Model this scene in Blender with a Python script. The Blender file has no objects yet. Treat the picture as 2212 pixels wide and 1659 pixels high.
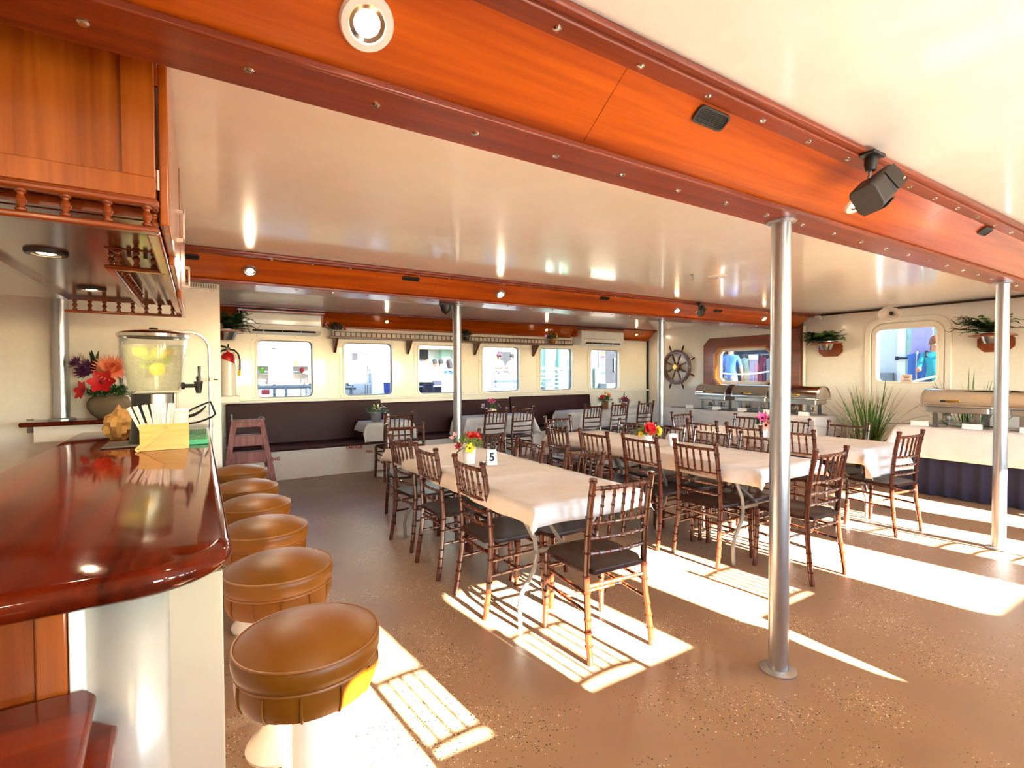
import bpy, bmesh, math, random
from mathutils import Vector, Matrix, Quaternion
R = math.radians
PI = math.pi
C = bpy.context.scene.collection
scn = bpy.context.scene

# ---------------------------------------------------------------- camera, sky, sun, exposure
cam_d = bpy.data.cameras.new('camera')
cam_d.sensor_width = 36.0
cam_d.lens = 36.0 * 1083.71 / 2212.0
cam_d.clip_start = 0.02
cam_d.clip_end = 300
cam = bpy.data.objects.new('camera', cam_d)
C.objects.link(cam)
yaw, pit, rol = R(31.9586), R(-1.21496), R(-0.222)
fw = Vector((math.sin(yaw) * math.cos(pit), math.cos(yaw) * math.cos(pit), math.sin(pit)))
rr_ = Vector((math.cos(yaw), -math.sin(yaw), 0))
uu_ = rr_.cross(fw)
r2 = rr_ * math.cos(rol) + uu_ * math.sin(rol)
u2 = -rr_ * math.sin(rol) + uu_ * math.cos(rol)
m4 = Matrix((r2, u2, -fw)).transposed().to_4x4()
m4.translation = (0, 0, 1.44)
cam.matrix_world = m4
scn.camera = cam

SUN_E, SKY_S, EXPO = 78.0, 1.9, 1.72
LAMP_K = 1.5
world = bpy.data.worlds.new('sky')
scn.world = world
world.use_nodes = True
wn = world.node_tree
wn.nodes.clear()
sky = wn.nodes.new('ShaderNodeTexSky')
sky.sky_type = 'NISHITA'
sky.sun_disc = False
sky.sun_elevation = R(21.2)
sky.sun_rotation = R(173)
sky.dust_density = 0.1
sky.air_density = 1.0
sky.ozone_density = 1.5
bg = wn.nodes.new('ShaderNodeBackground')
bg.inputs['Strength'].default_value = SKY_S
wo = wn.nodes.new('ShaderNodeOutputWorld')
wn.links.new(sky.outputs['Color'], bg.inputs['Color'])
wn.links.new(bg.outputs['Background'], wo.inputs['Surface'])

sun_d = bpy.data.lights.new('sun', 'SUN')
sun_d.energy = SUN_E
sun_d.angle = R(0.55)
sun_d.color = (1.0, 0.91, 0.78)
sun = bpy.data.objects.new('sun', sun_d)
C.objects.link(sun)
sun.rotation_euler = Vector((-0.12, 1.0, -0.387)).to_track_quat('-Z', 'Y').to_euler()
sun.location = (0, -20, 12)

scn.view_settings.view_transform = 'Standard'
scn.view_settings.look = 'None'
scn.view_settings.gamma = 1.0
scn.view_settings.use_curve_mapping = False
scn.view_settings.exposure = EXPO
scn.cycles.use_denoising = True
scn.cycles.max_bounces = 10
scn.cycles.diffuse_bounces = 6
scn.cycles.glossy_bounces = 5
scn.cycles.transparent_max_bounces = 16
scn.cycles.transmission_bounces = 8
scn.cycles.caustics_reflective = False
scn.cycles.caustics_refractive = False
scn.cycles.sample_clamp_indirect = 8.0
scn.cycles.blur_glossy = 1.0

# ---------------------------------------------------------------- materials
def lin(c):
    return tuple(((x / 12.92) if x <= 0.04045 else ((x + 0.055) / 1.055) ** 2.4) for x in c)
def hexc(h):
    h = h.lstrip('#')
    return lin(tuple(int(h[i:i + 2], 16) / 255 for i in (0, 2, 4)))
MATS = {}
def mat(name, col, rough=0.5, metal=0.0, coat=0.0, trans=0.0, emit=None, es=0.0, bump=None, ior=None, spec=None):
    if name in MATS:
        return MATS[name]
    m = bpy.data.materials.new(name)
    m.use_nodes = True
    nt = m.node_tree
    b = nt.nodes['Principled BSDF']
    c = hexc(col) if isinstance(col, str) else col
    b.inputs['Base Color'].default_value = (*c, 1)
    b.inputs['Roughness'].default_value = rough
    b.inputs['Metallic'].default_value = metal
    b.inputs['Coat Weight'].default_value = coat
    b.inputs['Coat Roughness'].default_value = 0.06
    b.inputs['Transmission Weight'].default_value = trans
    if ior: b.inputs['IOR'].default_value = ior
    if spec is not None: b.inputs['Specular IOR Level'].default_value = spec
    if emit:
        b.inputs['Emission Color'].default_value = (*hexc(emit), 1)
        b.inputs['Emission Strength'].default_value = es
    # slight procedural variation so nothing is perfectly flat
    tc = nt.nodes.new('ShaderNodeTexCoord')
    nz = nt.nodes.new('ShaderNodeTexNoise')
    nz.inputs['Scale'].default_value = bump[0] if bump else 9.0
    nz.inputs['Detail'].default_value = 4
    nt.links.new(tc.outputs['Object'], nz.inputs['Vector'])
    if not emit and not trans:
        mx = nt.nodes.new('ShaderNodeMix')
        mx.data_type = 'RGBA'
        mx.inputs[6].default_value = (*[x * 0.93 for x in c], 1)
        mx.inputs[7].default_value = (*[min(1, x * 1.06) for x in c], 1)
        nt.links.new(nz.outputs['Fac'], mx.inputs[0])
        nt.links.new(mx.outputs[2], b.inputs['Base Color'])
    if bump:
        bp = nt.nodes.new('ShaderNodeBump')
        bp.inputs['Strength'].default_value = bump[1]
        bp.inputs['Distance'].default_value = 0.004
        nt.links.new(nz.outputs['Fac'], bp.inputs['Height'])
        nt.links.new(bp.outputs['Normal'], b.inputs['Normal'])
    MATS[name] = m
    return m

def wood(name, dark, light, axis='X', scale=1.0, rough=0.28, coat=0.6, fig=0.0):
    """grain running along one object axis"""
    if name in MATS:
        return MATS[name]
    m = bpy.data.materials.new(name)
    m.use_nodes = True
    nt = m.node_tree
    b = nt.nodes['Principled BSDF']
    tc = nt.nodes.new('ShaderNodeTexCoord')
    mp = nt.nodes.new('ShaderNodeMapping')
    s = {'X': (0.35, 9, 9), 'Y': (9, 0.35, 9), 'Z': (9, 9, 0.35)}[axis]
    mp.inputs['Scale'].default_value = tuple(v * scale for v in s)
    nt.links.new(tc.outputs['Object'], mp.inputs['Vector'])
    n1 = nt.nodes.new('ShaderNodeTexNoise')
    n1.inputs['Scale'].default_value = 1.6
    n1.inputs['Detail'].default_value = 6
    n1.inputs['Distortion'].default_value = 0.6 + fig
    nt.links.new(mp.outputs['Vector'], n1.inputs['Vector'])
    n2 = nt.nodes.new('ShaderNodeTexNoise')
    n2.inputs['Scale'].default_value = 9
    n2.inputs['Detail'].default_value = 3
    nt.links.new(mp.outputs['Vector'], n2.inputs['Vector'])
    ad = nt.nodes.new('ShaderNodeMath')
    ad.operation = 'MULTIPLY_ADD'
    ad.inputs[1].default_value = 0.3
    nt.links.new(n2.outputs['Fac'], ad.inputs[0])
    nt.links.new(n1.outputs['Fac'], ad.inputs[2])
    cr = nt.nodes.new('ShaderNodeValToRGB')
    cr.color_ramp.elements[0].position = 0.42
    cr.color_ramp.elements[0].color = (*hexc(dark), 1)
    cr.color_ramp.elements[1].position = 0.86
    cr.color_ramp.elements[1].color = (*hexc(light), 1)
    nt.links.new(ad.outputs['Value'], cr.inputs['Fac'])
    nt.links.new(cr.outputs['Color'], b.inputs['Base Color'])
    b.inputs['Roughness'].default_value = rough
    b.inputs['Coat Weight'].default_value = coat
    b.inputs['Coat Roughness'].default_value = 0.12
    bp = nt.nodes.new('ShaderNodeBump')
    bp.inputs['Strength'].default_value = 0.06
    bp.inputs['Distance'].default_value = 0.002
    nt.links.new(n2.outputs['Fac'], bp.inputs['Height'])
    nt.links.new(bp.outputs['Normal'], b.inputs['Normal'])
    MATS[name] = m
    return m

def low_spec(m, v):
    m.node_tree.nodes['Principled BSDF'].inputs['Specular IOR Level'].default_value = v
def floor_mat():
    m = bpy.data.materials.new('speckled_deck_paint')
    m.use_nodes = True
    nt = m.node_tree
    b = nt.nodes['Principled BSDF']
    tc = nt.nodes.new('ShaderNodeTexCoord')
    def voro(scale, seed):
        mp = nt.nodes.new('ShaderNodeMapping')
        mp.inputs['Location'].default_value = (seed, seed * 1.7, 0)
        nt.links.new(tc.outputs['Object'], mp.inputs['Vector'])
        v = nt.nodes.new('ShaderNodeTexVoronoi')
        v.inputs['Scale'].default_value = scale
        nt.links.new(mp.outputs['Vector'], v.inputs['Vector'])
        return v
    def noise(scale, det=3):
        n = nt.nodes.new('ShaderNodeTexNoise')
        n.inputs['Scale'].default_value = scale
        n.inputs['Detail'].default_value = det
        nt.links.new(tc.outputs['Object'], n.inputs['Vector'])
        return n
    patch = noise(1.7, 4)
    base = nt.nodes.new('ShaderNodeValToRGB')
    base.color_ramp.elements[0].position = 0.3
    base.color_ramp.elements[0].color = (*hexc('#83664e'), 1)
    base.color_ramp.elements[1].position = 0.75
    base.color_ramp.elements[1].color = (*hexc('#98785a'), 1)
    nt.links.new(patch.outputs['Fac'], base.inputs['Fac'])
    cur = base.outputs['Color']
    for scale, seed, thr, keep, col in ((72, 3.1, 0.28, 0.66, '#241c18'), (110, 9.4, 0.30, 0.60, '#2a221c'), (80, 5.7, 0.25, 0.70, '#e4d6bc'), (120, 1.2, 0.3, 0.68, '#d4bfa0')):
        v = voro(scale, seed)
        lt = nt.nodes.new('ShaderNodeMath'); lt.operation = 'LESS_THAN'; lt.inputs[1].default_value = thr
        nt.links.new(v.outputs['Distance'], lt.inputs[0])
        sp = nt.nodes.new('ShaderNodeSeparateColor')
        nt.links.new(v.outputs['Color'], sp.inputs['Color'])
        # more chips where the patch noise is high
        ad = nt.nodes.new('ShaderNodeMath'); ad.operation = 'MULTIPLY_ADD'; ad.inputs[1].default_value = 1.5
        nt.links.new(patch.outputs['Fac'], ad.inputs[0])
        nt.links.new(sp.outputs['Red'], ad.inputs[2])
        gt = nt.nodes.new('ShaderNodeMath'); gt.operation = 'GREATER_THAN'; gt.inputs[1].default_value = keep + 1.02
        nt.links.new(ad.outputs['Value'], gt.inputs[0])
        mu = nt.nodes.new('ShaderNodeMath'); mu.operation = 'MULTIPLY'
        nt.links.new(lt.outputs['Value'], mu.inputs[0])
        nt.links.new(gt.outputs['Value'], mu.inputs[1])
        mx = nt.nodes.new('ShaderNodeMix'); mx.data_type = 'RGBA'
        nt.links.new(mu.outputs['Value'], mx.inputs[0])
        nt.links.new(cur, mx.inputs[6])
        mx.inputs[7].default_value = (*hexc(col), 1)
        cur = mx.outputs[2]
    nt.links.new(cur, b.inputs['Base Color'])
    fine = noise(160, 2)
    rg = nt.nodes.new('ShaderNodeMapRange')
    rg.inputs['To Min'].default_value = 0.32
    rg.inputs['To Max'].default_value = 0.52
    nt.links.new(fine.outputs['Fac'], rg.inputs['Value'])
    nt.links.new(rg.outputs['Result'], b.inputs['Roughness'])
    bp = nt.nodes.new('ShaderNodeBump')
    bp.inputs['Strength'].default_value = 0.22
    bp.inputs['Distance'].default_value = 0.004
    nt.links.new(fine.outputs['Fac'], bp.inputs['Height'])
    nt.links.new(bp.outputs['Normal'], b.inputs['Normal'])
    return m

def glass_mat(name='window_glass', tint=(0.95, 0.97, 0.97)):
    m = bpy.data.materials.new(name)
    m.use_nodes = True
    nt = m.node_tree
    nt.nodes.clear()
    o = nt.nodes.new('ShaderNodeOutputMaterial')
    t = nt.nodes.new('ShaderNodeBsdfTransparent')
    t.inputs['Color'].default_value = (*tint, 1)
    g = nt.nodes.new('ShaderNodeBsdfGlossy')
    g.inputs['Roughness'].default_value = 0.02
    lw = nt.nodes.new('ShaderNodeLayerWeight')
    lw.inputs['Blend'].default_value = 0.5
    pw = nt.nodes.new('ShaderNodeMath'); pw.operation = 'POWER'; pw.inputs[1].default_value = 4.0
    nt.links.new(lw.outputs['Facing'], pw.inputs[0])
    f = nt.nodes.new('ShaderNodeMath'); f.operation = 'MULTIPLY_ADD'; f.inputs[1].default_value = 0.5; f.inputs[2].default_value = 0.03
    nt.links.new(pw.outputs[0], f.inputs[0])
    mx = nt.nodes.new('ShaderNodeMixShader')
    nt.links.new(f.outputs[0], mx.inputs[0])
    nt.links.new(t.outputs[0], mx.inputs[1])
    nt.links.new(g.outputs[0], mx.inputs[2])
    nt.links.new(mx.outputs[0], o.inputs['Surface'])
    return m

M = {}
M['paint'] = mat('cream_gloss_paint', '#efe8dd', 0.22, coat=0.25, bump=(26, 0.05))
M['ceil'] = mat('ceiling_gloss_paint', '#fcf6ec', 0.2, coat=0.5, bump=(7, 0.05))
M['frame'] = mat('white_window_frame', '#f4ede2', 0.25, coat=0.3)
M['white'] = mat('white_enamel', '#f2efe8', 0.3, coat=0.3)
M['gasket'] = mat('grey_gasket', '#8a8580', 0.5)
M['glass'] = glass_mat()
M['dimglass'] = glass_mat('view_dimming_glass', (0.40, 0.42, 0.44))  # grey tint added to the panes to dim the over-bright view outside
M['floor'] = floor_mat()
M['beam'] = wood('mahogany_beam_board', '#9a3604', '#de690c', 'X', 0.8, 0.3, 0.5)
M['beamtrim'] = wood('mahogany_trim', '#6e2408', '#9c3e10', 'X', 1.4, 0.35, 0.15)
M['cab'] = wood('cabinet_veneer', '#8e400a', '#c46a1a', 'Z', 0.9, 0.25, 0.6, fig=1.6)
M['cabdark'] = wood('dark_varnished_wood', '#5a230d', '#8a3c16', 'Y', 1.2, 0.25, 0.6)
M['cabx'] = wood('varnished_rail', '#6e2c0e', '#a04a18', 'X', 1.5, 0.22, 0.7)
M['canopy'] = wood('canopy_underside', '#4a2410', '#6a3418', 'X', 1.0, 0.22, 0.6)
M['bar'] = wood('bar_top_mahogany', '#320c04', '#5e1a07', 'Y', 0.6, 0.07, 0.0, fig=1.0)
M['barwood'] = wood('bar_front_veneer', '#6f2608', '#b0581a', 'Z', 0.8, 0.3, 0.6, fig=1.0)
M['step'] = wood('red_brown_slab', '#601804', '#7c2606', 'X', 0.6, 0.25, 0.1)
M['chair'] = wood('mahogany_chair_lacquer', '#30120a', '#62260f', 'Z', 2.0, 0.25, 0.5)
M['seat'] = wood('dark_seat_lacquer', '#1c0b07', '#34140b', 'Y', 1.6, 0.42, 0.05)
low_spec(M['seat'], .22); low_spec(M['step'], .35)
low_spec(M['bar'], .33)
M['ladder'] = wood('worn_red_ladder_wood', '#6a3430', '#96605a', 'Z', 2.0, 0.6, 0.0)
M['wheel'] = wood('ship_wheel_wood', '#3c1a0c', '#6a3418', 'X', 3.0, 0.3, 0.5)
M['frameoct'] = wood('reddish_frame_wood', '#6a2812', '#8c4222', 'Y', 1.2, 0.35, 0.4)
M['planter'] = wood('planter_bracket_wood', '#742e12', '#9c4820', 'Y', 2.0, 0.35, 0.3)
M['pine'] = wood('pale_caddy_wood', '#c8913e', '#e8bc70', 'X', 1.2, 0.5, 0.1)
M['steel'] = mat('brushed_steel', '#c6c4c0', 0.28, 1.0, bump=(60, 0.05))
M['galv'] = mat('galvanised_pipe', '#b4b6ba', 0.32, 0.95, bump=(40, 0.06))
M['chrome'] = mat('polished_chrome', '#d8d4cc', 0.12, 1.0)
M['steeldark'] = mat('dull_steel', '#8e8c8a', 0.35, 1.0)
M['brass'] = mat('brass', '#c49a45', 0.25, 1.0)
M['black'] = mat('black_plastic', '#161514', 0.38)
M['char'] = mat('charcoal_plastic', '#34312e', 0.5)
M['rubber'] = mat('black_rubber', '#1c1a19', 0.7)
M['vinyl'] = mat('brown_bench_vinyl', '#38191a', 0.55, bump=(30, 0.12), spec=.25)
M['leather'] = mat('tan_stool_leather', '#704004', 0.42, bump=(24, 0.12), spec=.3)
M['leatherdk'] = mat('tan_piping_leather', '#7e4a14', 0.4)
M['enamel'] = mat('cream_pedestal_enamel', '#f4ecd8', 0.22, coat=0.4)
M['cloth'] = mat('white_table_linen', '#cfc9c6', 0.85, bump=(3.4, 0.9))
[n for n in M['cloth'].node_tree.nodes if n.type == 'BUMP'][0].inputs['Distance'].default_value = .05
M['navy'] = mat('navy_skirting', '#191a33', 0.85, bump=(90, 0.1))
M['lampglow'] = mat('lamp_glow', '#ffffff', 0.3, emit='#ffd9a0', es=60.0)
M['red'] = mat('red_paint', '#c4121c', 0.25, coat=0.4)
M['redletter'] = mat('red_lettering', '#b01f1c', 0.5)
M['blackletter'] = mat('black_lettering', '#111111', 0.6)
M['paper'] = mat('white_card', '#f6f3ee', 0.8)
M['yellow'] = mat('yellow_plastic', '#f0cc10', 0.4)
M['leafdk'] = mat('dark_fern_green', '#1e3a16', 0.55)
M['leaf'] = mat('mid_leaf_green', '#3c6420', 0.5)
M['leaflt'] = mat('pale_leaf_green', '#7e9440', 0.5)
M['blade'] = mat('grass_blade_green', '#45682a', 0.45)
M['bladelt'] = mat('grass_blade_yellow_green', '#7f9a44', 0.45)
M['bowl'] = mat('pewter_bowl', '#b4b2b0', 0.25, 1.0)
M['pewter'] = mat('dark_pewter', '#5c5c5c', 0.35, 0.8)
M['stone'] = mat('rough_stone_pot', '#6e604c', 0.9, bump=(22, 0.9))
M['green'] = mat('green_bar_mat', '#3da878', 0.45)
M['greendk'] = mat('green_bar_mat_slot', '#1f6a48', 0.6)
M['bag'] = mat('crumpled_paper', '#b08548', 0.75, bump=(9, 0.3))
M['pvc'] = mat('pale_metal_sheet', '#c9beac', 0.3, 0.25)

# ---------------------------------------------------------------- geometry helpers
class MB:
    def __init__(s):
        s.v = []; s.f = []; s.smooth = []
    def add(s, vs, fs, sm=False):
        n = len(s.v)
        s.v += [tuple(p) for p in vs]
        s.f += [tuple(i + n for i in f) for f in fs]
        s.smooth += [sm] * len(fs)
        return s
    def box(s, c, d, rot=None):
        x, y, z = d[0] / 2, d[1] / 2, d[2] / 2
        vs = [Vector((sx * x, sy * y, sz * z)) for sz in (-1, 1) for sy in (-1, 1) for sx in (-1, 1)]
        if rot is not None:
            vs = [rot @ v for v in vs]
        vs = [v + Vector(c) for v in vs]
        return s.add(vs, [(0, 2, 3, 1), (4, 5, 7, 6), (0, 1, 5, 4), (2, 6, 7, 3), (0, 4, 6, 2), (1, 3, 7, 5)])
    def box2(s, a, b):
        return s.box([(a[i] + b[i]) / 2 for i in range(3)], [abs(b[i] - a[i]) for i in range(3)])
    def tube(s, pts, r, n=8, cap=True, sm=True, closed=False):
        """tube through points; r number or list"""
        pts = [Vector(p) for p in pts]
        k = len(pts)
        rs = r if isinstance(r, (list, tuple)) else [r] * k
        rings = []
        prev = None
        for i, p in enumerate(pts):
            if closed:
                t = (pts[(i + 1) % k] - pts[i - 1]).normalized()
            else:
                t = (pts[min(i + 1, k - 1)] - pts[max(i - 1, 0)])
                t = t.normalized() if t.length > 1e-9 else Vector((0, 0, 1))
            if prev is None:
                a = Vector((0, 0, 1)) if abs(t.z) < 0.9 else Vector((1, 0, 0))
                e1 = t.cross(a).normalized()
            else:
                e1 = (prev - t * prev.dot(t)).normalized()
            prev = e1
            e2 = t.cross(e1)
            rings.append([p + (e1 * math.cos(2 * PI * j / n) + e2 * math.sin(2 * PI * j / n)) * rs[i] for j in range(n)])
        vs = [v for ring in rings for v in ring]
        fs = []
        m = k if closed else k - 1
        for i in range(m):
            for j in range(n):
                a = i * n + j; b = i * n + (j + 1) % n
                c = ((i + 1) % k) * n + (j + 1) % n; d = ((i + 1) % k) * n + j
                fs.append((a, b, c, d))
        s.add(vs, fs, sm)
        if cap and not closed:
            s.add(rings[0], [tuple(reversed(range(n)))], False)
            s.add(rings[-1], [tuple(range(n))], False)
        return s
    def cyl(s, p0, p1, r0, r1=None, n=16, cap=True):
        return s.tube([p0, p1], [r0, r0 if r1 is None else r1], n, cap)
    def lathe(s, prof, c=(0, 0, 0), n=24, rot=None, sm=True, arc=None):
        """profile of (r, z) turned about z"""
        vs = []
        full = arc is None
        a0, a1 = (0, 2 * PI) if full else arc
        m = n if full else n + 1
        for (r, z) in prof:
            for j in range(m):
                t = a0 + (a1 - a0) * j / n
                v = Vector((r * math.cos(t), r * math.sin(t), z))
                if rot is not None:
                    v = rot @ v
                vs.append(v + Vector(c))
        fs = []
        for i in range(len(prof) - 1):
            for j in range(n):
                j2 = (j + 1) % m
                fs.append((i * m + j, i * m + j2, (i + 1) * m + j2, (i + 1) * m + j))
        return s.add(vs, fs, sm)
    def ball(s, c, r, n=10, sc=(1, 1, 1), rot=None):
        k = max(4, n // 2)
        prof = [(max(1e-4, math.sin(PI * i / k)), -math.cos(PI * i / k)) for i in range(k + 1)]
        vs = []
        for (rad, z) in prof:
            for j in range(n):
                t = 2 * PI * j / n
                v = Vector((rad * math.cos(t) * r * sc[0], rad * math.sin(t) * r * sc[1], z * r * sc[2]))
                if rot is not None: v = rot @ v
                vs.append(v + Vector(c))
        fs = [(i * n + j, i * n + (j + 1) % n, (i + 1) * n + (j + 1) % n, (i + 1) * n + j) for i in range(k) for j in range(n)]
        return s.add(vs, fs, True)
    def prism(s, poly, f, h0, h1):
        """polygon (2d) extruded; f(u, v, h) -> 3d"""
        n = len(poly)
        vs = [f(u, v, h0) for u, v in poly] + [f(u, v, h1) for u, v in poly]
        fs = [tuple(reversed(range(n))), tuple(range(n, 2 * n))]
        fs += [(i, (i + 1) % n, n + (i + 1) % n, n + i) for i in range(n)]
        return s.add(vs, fs)
    def ring(s, outer, inner, f, h0, h1):
        """frame between two loops with equal point counts"""
        n = len(outer)
        vs = [f(u, v, h0) for u, v in outer] + [f(u, v, h1) for u, v in outer] + [f(u, v, h0) for u, v in inner] + [f(u, v, h1) for u, v in inner]
        fs = []
        for i in range(n):
            j = (i + 1) % n
            fs += [(i, j, n + j, n + i), (2 * n + j, 2 * n + i, 3 * n + i, 3 * n + j), (n + i, n + j, 3 * n + j, 3 * n + i), (j, i, 2 * n + i, 2 * n + j)]
        return s.add(vs, fs)
    def build(s, name, m, parent=None, bev=0.0, seg=2, ang=0.6):
        me = bpy.data.meshes.new(name)
        me.from_pydata(s.v, [], s.f)
        me.materials.append(m)
        bm = bmesh.new(); bm.from_mesh(me)
        bmesh.ops.recalc_face_normals(bm, faces=bm.faces)
        bm.to_mesh(me); bm.free()
        me.shade_smooth()
        me.set_sharp_from_angle(angle=ang)
        o = bpy.data.objects.new(name, me)
        C.objects.link(o)
        if parent is not None:
            o.parent = parent
        if bev:
            b = o.modifiers.new('bevel', 'BEVEL')
            b.width = bev; b.segments = seg; b.limit_method = 'ANGLE'; b.angle_limit = R(50)
        return o

def XZ(y):   # wall plane facing -Y ; h grows away from the room
    return lambda u, v, h: (u, y + h, v)
def YZ(x):
    return lambda u, v, h: (x + h, u, v)
def XY(z):
    return lambda u, v, h: (u, v, z + h)

def rrect(u0, u1, v0, v1, r, n=5):
    out = []
    for cu, cv, a in ((u1 - r, v1 - r, 0), (u0 + r, v1 - r, 90), (u0 + r, v0 + r, 180), (u1 - r, v0 + r, 270)):
        for i in range(n + 1):
            t = R(a + 90 * i / n)
            out.append((cu + r * math.cos(t), cv + r * math.sin(t)))
    return out
def octa(u0, u1, v0, v1, c):
    return [(u1, v1 - c), (u1 - c, v1), (u0 + c, v1), (u0, v1 - c), (u0, v0 + c), (u0 + c, v0), (u1 - c, v0), (u1, v0 + c)]

def tag(o, label=None, cat=None, group=None, kind=None):
    if label: o['label'] = label
    if cat: o['category'] = cat
    if group: o['group'] = group
    if kind: o['kind'] = kind
    return o
def thing(name, label, cat, loc=(0, 0, 0), rz=0.0, group=None):
    o = bpy.data.objects.new(name, None)
    o.empty_display_size = 0.05
    C.objects.link(o)
    o.location = loc
    o.rotation_euler = (0, 0, rz)
    return tag(o, label, cat, group)
def struct(name, mb, m, parent=None, bev=0.0):
    return tag(mb.build(name, m, parent, bev), kind='structure')
def sroot(name, loc=(0, 0, 0)):
    o = bpy.data.objects.new(name, None)
    o.empty_display_size = 0.05
    C.objects.link(o); o.location = loc
    return tag(o, kind='structure')
KIDS = {}
def kids(o):
    return [c for c in o.children]
def dup(root, loc, rz=None, label=None, group=None):
    r = root.copy(); C.objects.link(r)
    r.location = loc
    if rz is not None: r.rotation_euler = (0, 0, rz)
    if label: r['label'] = label
    if group: r['group'] = group
    for ch in kids(root):
        c = ch.copy(); C.objects.link(c); c.parent = r
        for g in kids(ch):
            d = g.copy(); C.objects.link(d); d.parent = c
    return r
def dup_part(o, parent, loc, rot=(0, 0, 0), sc=None):
    c = o.copy(); C.objects.link(c); c.parent = parent
    c.location = loc; c.rotation_euler = rot
    if sc: c.scale = sc
    return c

# lettering is turned into mesh once, up front
def text_mesh(body, size, depth=0.002, font_bold=False):
    cu = bpy.data.curves.new('lettering', 'FONT')
    cu.body = body
    cu.size = size
    cu.extrude = depth
    cu.offset = size * (0.03 if font_bold else 0.0)
    cu.align_x = 'CENTER'; cu.align_y = 'CENTER'
    cu.resolution_u = 3
    o = bpy.data.objects.new('lettering', cu)
    C.objects.link(o)
    dg = bpy.context.evaluated_depsgraph_get()
    me = bpy.data.meshes.new_from_object(o.evaluated_get(dg))
    bpy.data.objects.remove(o); bpy.data.curves.remove(cu)
    return me
TXT = {k: text_mesh(*a) for k, a in {
    'emerge': ('EMERGE', 0.066, 0.001, True), 'pull': ('PULL', 0.05, 0.001, True), 'flushing': ('FLUSHING', 0.062, 0.001, True),
    'exit': ('EXIT', 0.075, 0.001, True), '5': ('5', 0.085, 0.0008, True), '3': ('3', 0.085, 0.0008, True), '9': ('9', 0.085, 0.0008, True), '2': ('2', 0.085, 0.0008, True),
    'life': ('LIFETIME', 0.022, 0.0006, True)}.items()}
def lettering(key, m, parent, loc, rot):
    me = TXT[key].copy()
    me.materials.clear(); me.materials.append(m)
    o = bpy.data.objects.new('lettering', me)
    C.objects.link(o); o.parent = parent
    o.location = loc; o.rotation_euler = rot
    return o

# people: one continuous skinned body, baked once before the room fills up
def person_mesh(joints, bones, root, regions, mats):
    """joints {name:(pos,radius)}, bones [(a,b)], regions f(co)->material index"""
    names = list(joints)
    me = bpy.data.meshes.new('body')
    me.from_pydata([joints[n][0] for n in names], [(names.index(a), names.index(b)) for a, b in bones], [])
    o = bpy.data.objects.new('body', me)
    C.objects.link(o)
    md = o.modifiers.new('skin', 'SKIN')
    md.use_smooth_shade = True
    sk = me.skin_vertices[0].data
    for i, n in enumerate(names):
        rr = joints[n][1]
        sk[i].radius = (rr, rr) if not isinstance(rr, tuple) else rr
        sk[i].use_root = (n == root)
    ss = o.modifiers.new('sub', 'SUBSURF'); ss.levels = 1; ss.render_levels = 1
    dg = bpy.context.evaluated_depsgraph_get()
    out = bpy.data.meshes.new_from_object(o.evaluated_get(dg))
    bpy.data.objects.remove(o)
    out.materials.clear()
    for m in mats: out.materials.append(m)
    for p in out.polygons:
        p.material_index = regions(p.center)
        p.use_smooth = True
    return out
# ---------------------------------------------------------------- room shell
CEIL = 2.36
WX0, WX1, WY0, WY1 = -2.6, 8.45, -1.9, 7.85
struct('floor', MB().box2((WX0 - .1, WY0 - .1, -.08), (WX1 + .1, WY1 + .12, 0)), M['floor'])
struct('ceiling', MB().box2((WX0 - .1, WY0 - .1, CEIL), (WX1 + .1, WY1 + .12, CEIL + .08)), M['ceil'])

def wall_holes(name, outer, holes, f, thick, m):
    """flat wall with rounded openings, both faces and the reveals"""
    bm = bmesh.new()
    loops = [outer] + holes
    for h in (0.0, thick):
        es = []
        for lp in loops:
            vs = [bm.verts.new(f(u, v, h)) for u, v in lp]
            es += [bm.edges.new((vs[i], vs[(i + 1) % len(vs)])) for i in range(len(vs))]
        bmesh.ops.triangle_fill(bm, use_beauty=True, use_dissolve=False, edges=es)
    for lp in loops:
        a = [bm.verts.new(f(u, v, 0)) for u, v in lp]
        b = [bm.verts.new(f(u, v, thick)) for u, v in lp]
        for i in range(len(lp)):
            j = (i + 1) % len(lp)
            bm.faces.new((a[i], a[j], b[j], b[i]))
    bmesh.ops.remove_doubles(bm, verts=bm.verts, dist=1e-5)
    bmesh.ops.recalc_face_normals(bm, faces=bm.faces)
    me = bpy.data.meshes.new(name)
    bm.to_mesh(me); bm.free()
    me.materials.append(m)
    o = bpy.data.objects.new(name, me)
    C.objects.link(o)
    return tag(o, kind='structure')

WINS = [(0.69, 1.43), (1.88, 2.635), (3.075, 3.84), (4.275, 5.06), (5.53, 6.31), (6.785, 7.565)]
WZ0, WZ1 = 1.105, 1.925
whole = [(WX0, 0), (WX1, 0), (WX1, CEIL), (WX0, CEIL)]
holes = [rrect(a, b, WZ0, WZ1, .07) for a, b in WINS]
wall_holes('wall_back', whole, holes, XZ(WY1), .10, M['paint'])
wall_holes('wall_front', whole, holes, lambda u, v, h: (u, WY0 - h, v), .10, M['paint'])

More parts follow.
